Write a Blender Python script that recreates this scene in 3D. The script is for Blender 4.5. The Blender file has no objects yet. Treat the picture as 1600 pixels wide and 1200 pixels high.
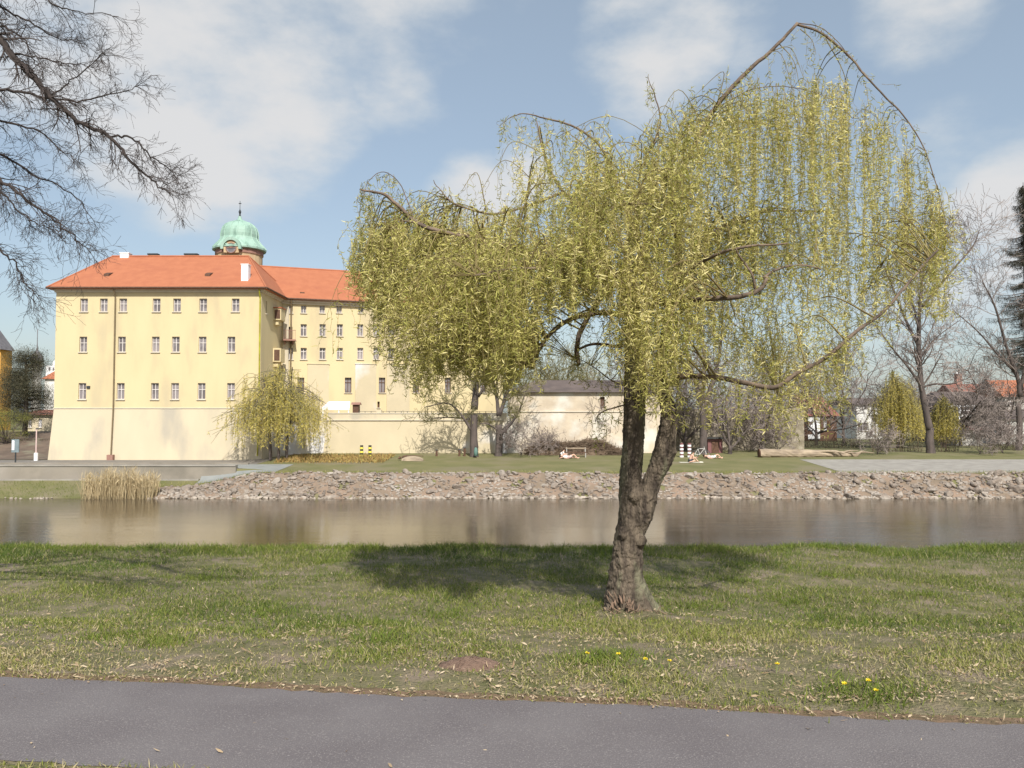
import bpy, math, numpy as np
from math import radians, sin, cos, pi
from mathutils import Vector, Matrix
RNG = np.random.default_rng(7)
C = bpy.context.scene.collection
sc = bpy.context.scene

# ------------------------------------------------------------------ camera
F = 1300.0; CAMZ = 1.7; TH = math.atan(50/1300.0)
cam = bpy.data.objects.new('camera', bpy.data.cameras.new('camera')); C.objects.link(cam)
cam.data.lens = 36*F/1600; cam.data.sensor_width = 36
cam.location = (0, 0, CAMZ); cam.rotation_euler = (radians(90)+TH, 0, 0)
cam.data.clip_start = 0.1; cam.data.clip_end = 9000
sc.camera = cam
FW = np.array([0, cos(TH), sin(TH)]); UP = np.array([0, -sin(TH), cos(TH)]); RT = np.array([1., 0, 0])
def ray(px, py): return FW + (px-800)/F*RT + (600-py)/F*UP
def at(px, py, Y):
    d = ray(px, py); return np.array([0, 0, CAMZ]) + d*(Y/d[1])

# ------------------------------------------------------------------ mesh builder
class Geo:
    def __init__(s): s.V = []; s.F = []; s.n = 0; s.T = []
    def add(s, V, Fs, tint=None):
        V = np.asarray(V, float).reshape(-1, 3)
        if not isinstance(Fs, list) or (len(Fs) and not isinstance(Fs[0], np.ndarray)):
            groups = {}
            for f in Fs: groups.setdefault(len(f), []).append(f)
            Fs = [np.array(g) for g in groups.values()]
        for f in Fs: s.F.append(np.asarray(f, np.int64)+s.n)
        s.V.append(V); s.n += len(V)
        s.T.append(np.full(len(V), .5) if tint is None else np.broadcast_to(np.asarray(tint, float), (len(V),)))
        return s
    def build(s, name, mat, parent=None, smooth=False):
        me = bpy.data.meshes.new(name)
        V = np.concatenate(s.V) if s.V else np.zeros((0, 3))
        me.vertices.add(len(V))
        o = bpy.data.objects.new(name, me); C.objects.link(o)
        if parent is not None:
            o.parent = parent
            V = V - np.array(parent.get('_o', (0, 0, 0)))[None]
        me.vertices.foreach_set('co', V.astype(np.float32).ravel())
        tot = np.concatenate([np.full(len(f), f.shape[1]) for f in s.F]); loops = np.concatenate([f.ravel() for f in s.F])
        me.loops.add(len(loops)); me.loops.foreach_set('vertex_index', loops.astype(np.int32))
        me.polygons.add(len(tot)); st = np.concatenate([[0], np.cumsum(tot)[:-1]])
        me.polygons.foreach_set('loop_start', st.astype(np.int32))
        me.polygons.foreach_set('use_smooth', np.full(len(tot), bool(smooth)))
        a = me.attributes.new('tint', 'FLOAT', 'POINT'); a.data.foreach_set('value', np.concatenate(s.T).astype(np.float32))
        me.update(calc_edges=True); me.validate()
        me.materials.append(mat)
        return o
def mk(V, Fs, name, mat, parent=None, smooth=False): return Geo().add(V, Fs).build(name, mat, parent, smooth)
def tag(o, label=None, cat=None, group=None, kind=None):
    if label: o['label'] = label
    if cat: o['category'] = cat
    if group: o['group'] = group
    if kind: o['kind'] = kind
    return o
def root(name, loc, label, cat, group=None):
    o = bpy.data.objects.new(name, None); C.objects.link(o); o.location = tuple(float(v) for v in loc)
    o['_o'] = [float(v) for v in loc]; o.empty_display_size = .3
    return tag(o, label, cat, group)
def copy_tree(o, loc, rz=0, sc_=1, label=None):
    c = o.copy(); C.objects.link(c); c.location = tuple(float(v) for v in loc); c.rotation_euler = (0, 0, rz); c.scale = (sc_,)*3
    if label: c['label'] = label
    for ch in list(o.children):
        k = ch.copy(); C.objects.link(k); k.parent = c
        for g in ch.children:
            q = g.copy(); C.objects.link(q); q.parent = k
    return c
BOXF = [(0,3,2,1),(4,5,6,7),(0,1,5,4),(1,2,6,5),(2,3,7,6),(3,0,4,7)]
def box(g, c, s, rz=0, M=None, tint=None):
    x, y, z = np.array(s)/2.
    V = np.array([(-x,-y,-z),(x,-y,-z),(x,y,-z),(-x,y,-z),(-x,-y,z),(x,-y,z),(x,y,z),(-x,y,z)])
    if rz: V = V @ np.array([[cos(rz), sin(rz), 0], [-sin(rz), cos(rz), 0], [0, 0, 1]])
    if M is not None: V = V @ np.array(M).T
    g.add(V+np.array(c), BOXF, tint); return g
def bx(g, x0, x1, y0, y1, z0, z1): return box(g, ((x0+x1)/2, (y0+y1)/2, (z0+z1)/2), (x1-x0, y1-y0, z1-z0))
def norm(v): return v/np.maximum(np.linalg.norm(v, axis=-1, keepdims=True), 1e-9)
def tube(g, P, R, n=6, tint=None, cap=True, rough=0, rng=None):
    P = np.asarray(P, float); m = len(P); R = np.broadcast_to(np.asarray(R, float), (m,))
    T = norm(np.gradient(P, axis=0)); ref = np.array([0.31, 0.87, 0.2]) if abs(T[:, 2]).mean() > .7 else np.array([0, 0, 1.])
    U = norm(np.cross(T, ref)); W = np.cross(T, U); a = np.arange(n)*2*pi/n
    rr = R[:, None]*np.ones(n)
    if rough: rr = rr*(1+rough*(rng or RNG).normal(size=(m, n)))
    V = P[:, None]+rr[..., None]*(np.cos(a)[None, :, None]*U[:, None]+np.sin(a)[None, :, None]*W[:, None])
    i = np.arange(m-1)[:, None]*n; j = np.arange(n)[None]; k = (j+1) % n
    Fq = np.stack([i+j, i+k, i+n+k, i+n+j], -1).reshape(-1, 4)
    Fs = [Fq]
    if cap: Fs += [np.array([list(range(n))[::-1]]), np.array([[(m-1)*n+q for q in range(n)]])]
    g.add(V.reshape(-1, 3), Fs, tint); return g
def tubes_batch(g, P, R, n=3, tint=None):
    """P (N,m,3) many thin polylines with R (N,m)"""
    N, m, _ = P.shape; T = norm(np.gradient(P, axis=1))
    U = norm(np.cross(T, np.array([0.31, 0.87, 0.2]))); W = np.cross(T, U); a = np.arange(n)*2*pi/n
    V = P[:, :, None]+R[:, :, None, None]*(np.cos(a)[:, None]*U[:, :, None]+np.sin(a)[:, None]*W[:, :, None])
    b = (np.arange(N)*m*n)[:, None, None]; i = np.arange(m-1)[None, :, None]*n; j = np.arange(n)[None, None]; k = (j+1) % n
    Fq = np.stack([b+i+j, b+i+k, b+i+n+k, b+i+n+j], -1).reshape(-1, 4)
    g.add(V.reshape(-1, 3), [Fq], None if tint is None else np.repeat(tint, m*n)); return g
def leaves(g, B, D, L, W, curl, rng, seg=3, tint=None, cdir=None):
    N = len(B); D = norm(D); c = rng.normal(size=(N, 3)) if cdir is None else cdir
    c = norm(c-(c*D).sum(-1, keepdims=True)*D); s = np.cross(D, c)
    s = norm(s+.5*rng.normal(size=(N, 1))*c)
    t = np.linspace(0, 1, seg+1); k = np.where(np.abs(curl) < .05, .05, curl)[:, None]
    P = B[:, None]+L[:, None, None]*((np.sin(k*t)/k)[..., None]*D[:, None]+((1-np.cos(k*t))/k)[..., None]*c[:, None])
    w = np.sin(np.clip(t*.86+.14, 0, 1)*pi)[None]*W[:, None]*.5; w[:, -1] = W*.06
    V = np.stack([P-w[..., None]*s[:, None], P+w[..., None]*s[:, None]], 2)
    b = (np.arange(N)*(seg+1)*2)[:, None]; i = np.arange(seg)[None]*2
    Fq = np.stack([b+i, b+i+1, b+i+3, b+i+2], -1).reshape(-1, 4)
    g.add(V.reshape(-1, 3), [Fq], np.repeat(rng.random(N) if tint is None else tint, (seg+1)*2)); return g
def lathe(g, prof, c, n=16, ph=0):
    prof = np.array(prof, float); m = len(prof); a = np.arange(n)*2*pi/n+ph
    V = np.stack([prof[:, 0, None]*np.cos(a), prof[:, 0, None]*np.sin(a), np.repeat(prof[:, 1, None], n, 1)], -1)+np.array(c)
    i = np.arange(m-1)[:, None]*n; j = np.arange(n)[None]; k = (j+1) % n
    g.add(V.reshape(-1, 3), [np.stack([i+j, i+k, i+n+k, i+n+j], -1).reshape(-1, 4), np.array([list(range(n))[::-1]]), np.array([[(m-1)*n+q for q in range(n)]])]); return g
def interp(x, xs, ys): return np.interp(x, xs, ys)
def catmull(P, k=6):
    P = np.asarray(P, float)
    if len(P) < 3: return np.array([P[0]+(P[-1]-P[0])*t for t in np.linspace(0, 1, k+1)])
    Q = np.vstack([2*P[0]-P[1], P, 2*P[-1]-P[-2]]); out = []
    for i in range(1, len(Q)-2):
        p0, p1, p2, p3 = Q[i-1], Q[i], Q[i+1], Q[i+2]
        for t in np.arange(k)/k:
            out.append(.5*((2*p1)+(-p0+p2)*t+(2*p0-5*p1+4*p2-p3)*t*t+(-p0+3*p1-3*p2+p3)*t**3))
    out.append(P[-1]); return np.array(out)

# ------------------------------------------------------------------ materials
def mat(name, a, b=None, scale=5, rough=.85, bump=.0, bscale=None, stretch=(1,1,1), detail=5, spec=.3, c3=None, s3=1, thr=(.35,.65), thr3=(.55,.7), metal=0, tint=None, trans=0, bdist=.02):
    m = bpy.data.materials.new(name); m.use_nodes = True; nt = m.node_tree; N = nt.nodes; L = nt.links
    bs = N['Principled BSDF']; bs.inputs['Roughness'].default_value = rough; bs.inputs['Metallic'].default_value = metal
    bs.inputs['Specular IOR Level'].default_value = spec
    tc = N.new('ShaderNodeTexCoord'); mp = N.new('ShaderNodeMapping'); mp.inputs['Scale'].default_value = stretch
    L.new(tc.outputs['Object'], mp.inputs['Vector'])
    def noise(s, d=detail):
        n = N.new('ShaderNodeTexNoise'); n.inputs['Scale'].default_value = s; n.inputs['Detail'].default_value = d
        L.new(mp.outputs[0], n.inputs['Vector']); return n.outputs['Fac']
    def ramp(src, lo, hi):
        r = N.new('ShaderNodeMapRange'); r.inputs['From Min'].default_value = lo; r.inputs['From Max'].default_value = hi
        L.new(src, r.inputs['Value']); return r.outputs[0]
    def mix(f, A, B):
        x = N.new('ShaderNodeMix'); x.data_type = 'RGBA'
        if isinstance(f, (int, float)): x.inputs['Factor'].default_value = f
        else: L.new(f, x.inputs['Factor'])
        for sck, v in ((x.inputs['A'], A), (x.inputs['B'], B)):
            if isinstance(v, tuple): sck.default_value = (*v, 1)
            else: L.new(v, sck)
        return x.outputs['Result']
    col = a
    if b is None: b = tuple(v*.8 for v in a)
    col = mix(ramp(noise(scale), *thr), a, b)
    if c3: col = mix(ramp(noise(s3), *thr3), col, c3)
    if tint:
        at_ = N.new('ShaderNodeAttribute'); at_.attribute_name = 'tint'
        cr = N.new('ShaderNodeValToRGB'); el = cr.color_ramp.elements
        el[0].position = 0; el[0].color = (*tint[0], 1); el[1].position = 1; el[1].color = (*tint[-1], 1)
        for q in range(1, len(tint)-1):
            e = el.new(q/(len(tint)-1)); e.color = (*tint[q], 1)
        L.new(at_.outputs['Fac'], cr.inputs[0]); col = mix(.25, cr.outputs[0], col)
    L.new(col, bs.inputs['Base Color'])
    if bump:
        bn = N.new('ShaderNodeBump'); bn.inputs['Strength'].default_value = bump; bn.inputs['Distance'].default_value = bdist
        L.new(noise(bscale or scale*3), bn.inputs['Height']); L.new(bn.outputs[0], bs.inputs['Normal'])
    if trans:
        tr = N.new('ShaderNodeBsdfTranslucent'); L.new(col, tr.inputs['Color']); ms = N.new('ShaderNodeMixShader'); ms.inputs[0].default_value = trans
        L.new(bs.outputs[0], ms.inputs[1]); L.new(tr.outputs[0], ms.inputs[2]); L.new(ms.outputs[0], N['Material Output'].inputs['Surface'])
    return m
M = {}
M['soil'] = mat('soil_grass', (.12,.12,.05), (.20,.17,.10), 5, .95, 1, 40, c3=(.24,.19,.14), s3=2.2, thr3=(.52,.66), bdist=.03)
M['asphalt'] = mat('asphalt', (.128,.114,.118), (.152,.138,.141), 1.7, .92, .8, 90, c3=(.235,.215,.21), s3=130, thr3=(.55,.66), bdist=.006)
M['verge'] = mat('verge_litter', (.20,.13,.085), (.12,.09,.05), 14, .95, .7, 60)
M['grass'] = mat('grass_blades', (.10,.16,.035), (.17,.19,.06), 1.1, .7, spec=.25, tint=((.05,.095,.012),(.16,.205,.028),(.33,.31,.08),(.52,.42,.26)), trans=.25)
M['litter'] = mat('dry_leaf', (.36,.27,.17), (.22,.15,.09), 9, .9, tint=((.20,.13,.08),(.36,.27,.17),(.55,.46,.33)))
M['molehill'] = mat('molehill_soil', (.15,.095,.07), (.21,.14,.105), 30, .95, .9, 70)
M['farbank'] = mat('far_grass', (.135,.135,.055), (.18,.165,.075), .5, .95, .4, 6, c3=(.19,.165,.10), s3=.25, thr3=(.5,.7), bdist=.05)
M['reddirt'] = mat('bank_earth', (.265,.19,.14), (.185,.145,.105), .6, .95, 1, 5, c3=(.29,.26,.225), s3=1.6, bdist=.08)
M['gravel'] = mat('gravel', (.33,.31,.275), (.26,.24,.215), 1.2, .95, .5, 20, bdist=.03)
M['road'] = mat('promenade_paving', (.21,.19,.17), (.17,.155,.14), .8, .9, .2, 20)
M['rock'] = mat('rock', (.30,.245,.20), (.155,.13,.11), 2.2, .95, 1, 8, c3=(.37,.325,.28), s3=.35, thr3=(.45,.6), bdist=.06)
M['rockpale'] = mat('rock_pale', (.42,.36,.30), (.27,.23,.19), 2, .9, .6, 8, bdist=.05)
M['bark'] = mat('willow_bark', (.17,.135,.10), (.055,.042,.033), 16, .95, 1, 40, stretch=(1,1,.28), c3=(.20,.195,.125), s3=5, thr3=(.52,.66), bdist=.05)
M['barkred'] = mat('bare_root_wood', (.26,.175,.125), (.12,.085,.06), 12, .9, .9, 30, bdist=.02)
M['limb'] = mat('limb_bark', (.21,.155,.115), (.10,.075,.06), 7, .9, .6, 30)
M['twig'] = mat('young_twig', (.24,.20,.08), (.15,.11,.05), 5, .8)
M['darktwig'] = mat('overhead_twig', (.035,.028,.026), (.06,.048,.045), 8, .9)
M['leaf'] = mat('willow_leaf', (.40,.41,.10), (.60,.53,.18), 1.4, .6, spec=.3, tint=((.20,.21,.045),(.41,.40,.10),(.65,.58,.20),(.90,.80,.42)), trans=.36)
M['leaf_far'] = mat('far_willow_leaf', (.50,.44,.11), (.58,.48,.13), .7, .7, tint=((.38,.35,.08),(.60,.51,.13),(.80,.64,.22)), trans=.35)
M['leaf_green'] = mat('far_green_leaf', (.22,.24,.05), (.3,.29,.08), .7, .7, tint=((.14,.16,.04),(.26,.27,.06),(.38,.35,.1)), trans=.35)
M['barktrunk'] = mat('grey_bark', (.125,.10,.09), (.07,.058,.053), 2.5, .95, .7, 9, stretch=(1,1,.35), bdist=.05)
M['baretwig'] = mat('bare_twig', (.27,.225,.20), (.20,.165,.15), 1, .95)
M['olivetwig'] = mat('budding_twig', (.24,.215,.11), (.18,.16,.09), 1, .95)
M['pine'] = mat('pine_needles', (.06,.06,.035), (.08,.075,.045), 1, .8, tint=((.03,.035,.02),(.065,.065,.035),(.13,.11,.065)))
M['spruce'] = mat('spruce_needles', (.035,.04,.028), (.06,.055,.035), 1, .8, tint=((.015,.02,.014),(.035,.04,.026),(.09,.065,.04)))
M['yellow'] = mat('yellow_render', (.61,.51,.31), (.565,.47,.285), .6, .9, .15, 14, stretch=(1,1,.3), c3=(.47,.40,.27), s3=.6, thr3=(.52,.78), bdist=.02)
M['plinth'] = mat('pale_render', (.57,.495,.36), (.53,.46,.335), .5, .9, .2, 12, stretch=(1,1,.4), c3=(.41,.37,.30), s3=.45, thr3=(.52,.72))
M['terrace'] = mat('terrace_render', (.56,.48,.335), (.50,.43,.30), .45, .9, .3, 8, c3=(.62,.60,.59), s3=.17, thr3=(.54,.64))
M['oldwall'] = mat('old_plaster', (.55,.47,.36), (.44,.37,.29), .8, .95, .6, 6, c3=(.60,.58,.52), s3=.35, thr3=(.48,.62), bdist=.04)
M['gardenwall'] = mat('rough_stone', (.30,.26,.19), (.20,.17,.125), 1.2, .95, .9, 3, c3=(.38,.34,.27), s3=2.6, bdist=.1)
M['cornice'] = mat('cornice_stone', (.60,.54,.44), (.55,.49,.40), 2, .85)
M['tile'] = mat('clay_tile', (.40,.15,.078), (.36,.13,.068), 1.3, .9, .5, 9, stretch=(1,1,1), c3=(.33,.115,.065), s3=.5, thr3=(.55,.8), bdist=.04)
M['tiledark'] = mat('brown_tile', (.10,.08,.075), (.14,.11,.10), .8, .9, .4, 8)
M['tilered'] = mat('old_red_tile', (.27,.11,.08), (.20,.09,.07), 1, .9, .4, 8)
M['copper'] = mat('verdigris_copper', (.25,.39,.32), (.31,.45,.38), 1.2, .6, .1, 6, stretch=(1,1,.3), c3=(.17,.27,.22), s3=1.6, thr3=(.56,.68))
M['towerstone'] = mat('tower_stone', (.55,.42,.26), (.46,.33,.20), 1.2, .9, .3)
M['sandred'] = mat('tower_frieze', (.33,.19,.15), (.27,.15,.12), 2, .9)
M['iron'] = mat('dark_iron', (.05,.055,.06), (.03,.035,.04), 5, .5)
M['white'] = mat('white_paint', (.85,.85,.86), (.78,.78,.80), 3, .7)
M['offwhite'] = mat('off_white', (.70,.69,.66), (.60,.59,.57), 1, .8)
M['frame'] = mat('window_frame', (.64,.60,.58), (.58,.54,.52), 4, .6)
M['reveal'] = mat('window_surround', (.42,.36,.29), (.38,.32,.26), 4, .9)
M['glass'] = mat('window_glass', (.13,.115,.12), (.22,.20,.21), .9, .12, spec=.6, thr=(.45,.55))
M['glass2'] = mat('curtained_glass', (.30,.265,.27), (.2,.18,.185), 1.2, .2, spec=.6)
M['brown'] = mat('brown_wood', (.085,.045,.03), (.13,.07,.045), 6, .7)
M['pipe'] = mat('brown_pipe', (.20,.15,.09), (.16,.12,.07), 3, .6)
M['pipegreen'] = mat('olive_pipe', (.42,.42,.03), (.28,.24,.03), 2, .6)
M['orange'] = mat('orange_render', (.72,.40,.10), (.66,.36,.09), .6, .9)
M['slate'] = mat('slate_roof', (.13,.125,.135), (.18,.17,.18), 1.5, .8, .3)
M['greywall'] = mat('grey_render', (.42,.40,.37), (.36,.34,.32), .7, .9)
M['log'] = mat('weathered_log', (.40,.32,.23), (.20,.155,.115), 3, .9, .8, 9, stretch=(.25,1,1), bdist=.04)
M['straw'] = mat('dry_reed', (.55,.44,.26), (.42,.33,.19), 2, .9, tint=((.34,.26,.15),(.52,.42,.25),(.68,.57,.37)), trans=.2)
M['rust'] = mat('dry_plants', (.34,.21,.08), (.28,.2,.08), 1.2, .9, tint=((.20,.13,.05),(.36,.23,.08),(.30,.28,.09)))
M['hedge'] = mat('hedge', (.05,.045,.03), (.08,.07,.045), 1, .9, tint=((.025,.025,.018),(.06,.055,.035),(.10,.09,.05)))
M['brush'] = mat('brushwood', (.12,.085,.06), (.18,.13,.09), 1, .95)
M['yellowpaint'] = mat('yellow_band', (.80,.70,.12), (.7,.6,.1), 3, .6)
M['black'] = mat('black_paint', (.03,.03,.03), (.05,.05,.05), 4, .6)
M['redband'] = mat('maroon_band', (.22,.10,.10), (.18,.08,.08), 4, .6)
M['skin'] = mat('skin', (.68,.43,.32), (.62,.38,.28), 6, .6)
M['hair'] = mat('dark_hair', (.03,.02,.015), (.05,.03,.02), 20, .7)
M['cloth_dark'] = mat('dark_cloth', (.04,.045,.06), (.06,.065,.08), 12, .9)
M['cloth_white'] = mat('white_cloth', (.75,.73,.72), (.66,.64,.63), 12, .9)
M['cloth_pink'] = mat('pink_cloth', (.62,.47,.44), (.55,.40,.38), 8, .9)
M['towel'] = mat('pale_towel', (.66,.64,.55), (.58,.56,.48), 8, .95)
M['rubber'] = mat('rubber', (.03,.03,.03), (.045,.045,.045), 12, .8)
M['metal'] = mat('bike_metal', (.45,.47,.50), (.38,.40,.43), 12, .35, metal=.6)
M['concrete'] = mat('concrete', (.27,.24,.20), (.20,.18,.15), .7, .9, .4, 6, c3=(.30,.27,.235), s3=.35, thr3=(.5,.7), bdist=.03)
M['ramp'] = mat('ramp_concrete', (.27,.28,.27), (.22,.23,.225), 1.2, .9)
M['bluegrey'] = mat('sign_bluegrey', (.20,.25,.27), (.16,.20,.22), 4, .5)
M['petal'] = mat('dandelion_yellow', (.85,.72,.06), (.8,.6,.03), 30, .7)
M['stem'] = mat('dandelion_stem', (.2,.3,.08), (.25,.28,.1), 20, .7)
# water
def water_mat():
    m = bpy.data.materials.new('river_water'); m.use_nodes = True; N = m.node_tree.nodes; L = m.node_tree.links
    b = N['Principled BSDF']; b.inputs['Base Color'].default_value = (.085,.066,.043, 1); b.inputs['Roughness'].default_value = .09; b.inputs['IOR'].default_value = 1.33
    b.inputs['Specular IOR Level'].default_value = .5
    tc = N.new('ShaderNodeTexCoord'); mp = N.new('ShaderNodeMapping'); mp.inputs['Scale'].default_value = (.35, 1.1, 1); L.new(tc.outputs['Object'], mp.inputs[0])
    n1 = N.new('ShaderNodeTexNoise'); n1.inputs['Scale'].default_value = 1.3; n1.inputs['Detail'].default_value = 7; n1.inputs['Roughness'].default_value = .62
    n2 = N.new('ShaderNodeTexNoise'); n2.inputs['Scale'].default_value = .12; n2.inputs['Detail'].default_value = 3
    L.new(mp.outputs[0], n1.inputs['Vector']); L.new(mp.outputs[0], n2.inputs['Vector'])
    st = N.new('ShaderNodeMapRange'); st.inputs['From Min'].default_value = .35; st.inputs['From Max'].default_value = .65; st.inputs['To Min'].default_value = .35; st.inputs['To Max'].default_value = 1
    L.new(n2.outputs['Fac'], st.inputs[0])
    bp = N.new('ShaderNodeBump'); bp.inputs['Distance'].default_value = .034; L.new(n1.outputs['Fac'], bp.inputs['Height']); L.new(st.outputs[0], bp.inputs['Strength']); L.new(bp.outputs[0], b.inputs['Normal'])
    return m
M['water'] = water_mat()

# ------------------------------------------------------------------ terrain
def ss(a, b, x): t = np.clip((x-a)/(b-a), 0, 1); return t*t*(3-2*t)
def vnoise(x, y, s, seed=0):
    x = np.asarray(x)*s+seed*17.3; y = np.asarray(y)*s+seed*9.1
    return (np.sin(x*1.7+np.sin(y*1.3)*1.4)+np.sin(y*2.1+np.sin(x*.9)*1.7)+np.sin((x+y)*1.13+seed))/3
def pathedge(X): return 5.03-.14*X+.02*np.sin(X*2.3)
def nz(X, Y):
    X = np.asarray(X, float); Y = np.asarray(Y, float)
    z = np.interp(Y, [-60, 5.6, 6.5, 8.7, 11, 14, 14.6, 15.4, 21.5, 24], [0, 0, -.08, -.37, -.43, -.51, -.62, -1.0, -4.6, -5.6])
    b = ss(5.5, 7, Y)
    z = z+b*(.03*vnoise(X, Y, 1.3, 1)+.02*vnoise(X, Y, 3.1, 2))*(1-.0*Y)
    d = np.hypot(X-1.2, Y-8.7); return z+.07*np.exp(-(d/.6)**2)
def fz(X, Y):
    X = np.asarray(X, float); Y = np.asarray(Y, float)
    r = np.interp(Y, [57, 60.9, 63.5, 80, 250], [-5.6, -4.3, -2.7, -1.85, -1.85])
    l = np.interp(Y, [57, 60.9, 66, 66.15, 77, 250], [-5.6, -4.3, -3.27, -2.35, -2.35, -2.35])
    l = l+ss(-43.5, -46, X)*ss(80, 96, Y)*2.2
    k = ss(-25, -19, X)
    return l*(1-k)+r*k+.05*vnoise(X, Y, .4, 3)*ss(68, 63, Y)*(Y > 61)
def sheet(name, xs, ys, fn, m, label=None, dz=0, smooth=True):
    X, Y = np.meshgrid(xs, ys); Z = fn(X, Y)+dz
    V = np.stack([X, Y, Z], -1).reshape(-1, 3); n = len(xs); i = np.arange(len(ys)-1)[:, None]*n; j = np.arange(n-1)[None]
    o = mk(V, [np.stack([i+j, i+j+1, i+n+j+1, i+n+j], -1).reshape(-1, 4)], name, m, smooth=smooth); o['kind'] = 'structure'; return o
xs = np.unique(np.concatenate([np.linspace(-14, 14, 190), np.linspace(-120, 120, 60), [-600, -300, 300, 600]]))
sheet('near_bank', xs, np.concatenate([[-40, -15, -5, 0, 2], np.linspace(3, 24, 140)]), nz, M['soil'])
xs = np.unique(np.concatenate([np.linspace(-60, 60, 200), [-3000, -900, -300, -120, -80, 80, 120, 300, 900, 3000]]))
ys = np.unique(np.concatenate([np.linspace(57, 68, 45), [66, 66.15], np.linspace(68, 110, 50), [130, 160, 250, 500, 1200, 4000]]))
sheet('far_bank', xs, ys, fz, M['farbank'])
w = mk([(-900, 16, -4.3), (900, 16, -4.3), (900, 62.5, -4.3), (-900, 62.5, -4.3)], [(0, 1, 2, 3)], 'river_water', M['water']); w['kind'] = 'structure'
# asphalt path with slightly uneven edges
xs = np.linspace(-14, 14, 280); e1 = pathedge(xs)+.012*RNG.normal(size=280); e0 = pathedge(xs)-1.22+.012*RNG.normal(size=280)
V = np.concatenate([np.stack([xs, e0, np.full(280, .003)], -1), np.stack([xs, (e0+e1)/2, np.full(280, .022)], -1), np.stack([xs, e1, np.full(280, .006)], -1)])
q = np.arange(279); Fq = np.concatenate([np.stack([q, q+1, q+281, q+280], -1), np.stack([q+280, q+281, q+561, q+560], -1)])
mk(V, [Fq], 'path', M['asphalt'], smooth=True)['kind'] = 'structure'
# earthy verge strip along the path
V = np.concatenate([np.stack([xs, e1-.01, np.full(280, .004)], -1), np.stack([xs, e1+.09+.05*RNG.random(280), np.full(280, .005)], -1)])
mk(V, [np.stack([q, q+1, q+281, q+280], -1)], 'path_verge', M['verge'])['kind'] = 'structure'
# far side surfaces
sheet('promenade', np.linspace(-120, -21.5, 60), np.linspace(66.2, 76.6, 12), fz, M['road'], dz=.012)
sheet('gravel_area', np.linspace(25.5, 90, 70), np.concatenate([np.linspace(64.4, 74, 24)]), fz, M['gravel'], dz=.014)
sheet('bank_slope', np.linspace(-27, 90, 240), np.linspace(60.0, 63.9, 14), lambda X, Y: fz(X, Y)+.10*vnoise(X, Y, 1.7, 5)*(Y < 63.7)-.12*(Y > 63.75)-.12*(Y < 60.3), M['reddirt'], dz=.05)
sheet('hillside', np.linspace(-110, -43.0, 50), np.linspace(77, 100, 24), fz, mat('brown_earth', (.17,.125,.095), (.12,.09,.07), .8, .95, .6, 5, c3=(.2,.18,.13), s3=.6, bdist=.06), dz=.03)
sheet('ramp', np.linspace(-24.5, -18.3, 16), np.linspace(64.6, 70, 12), fz, M['ramp'], dz=.02)

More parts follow.
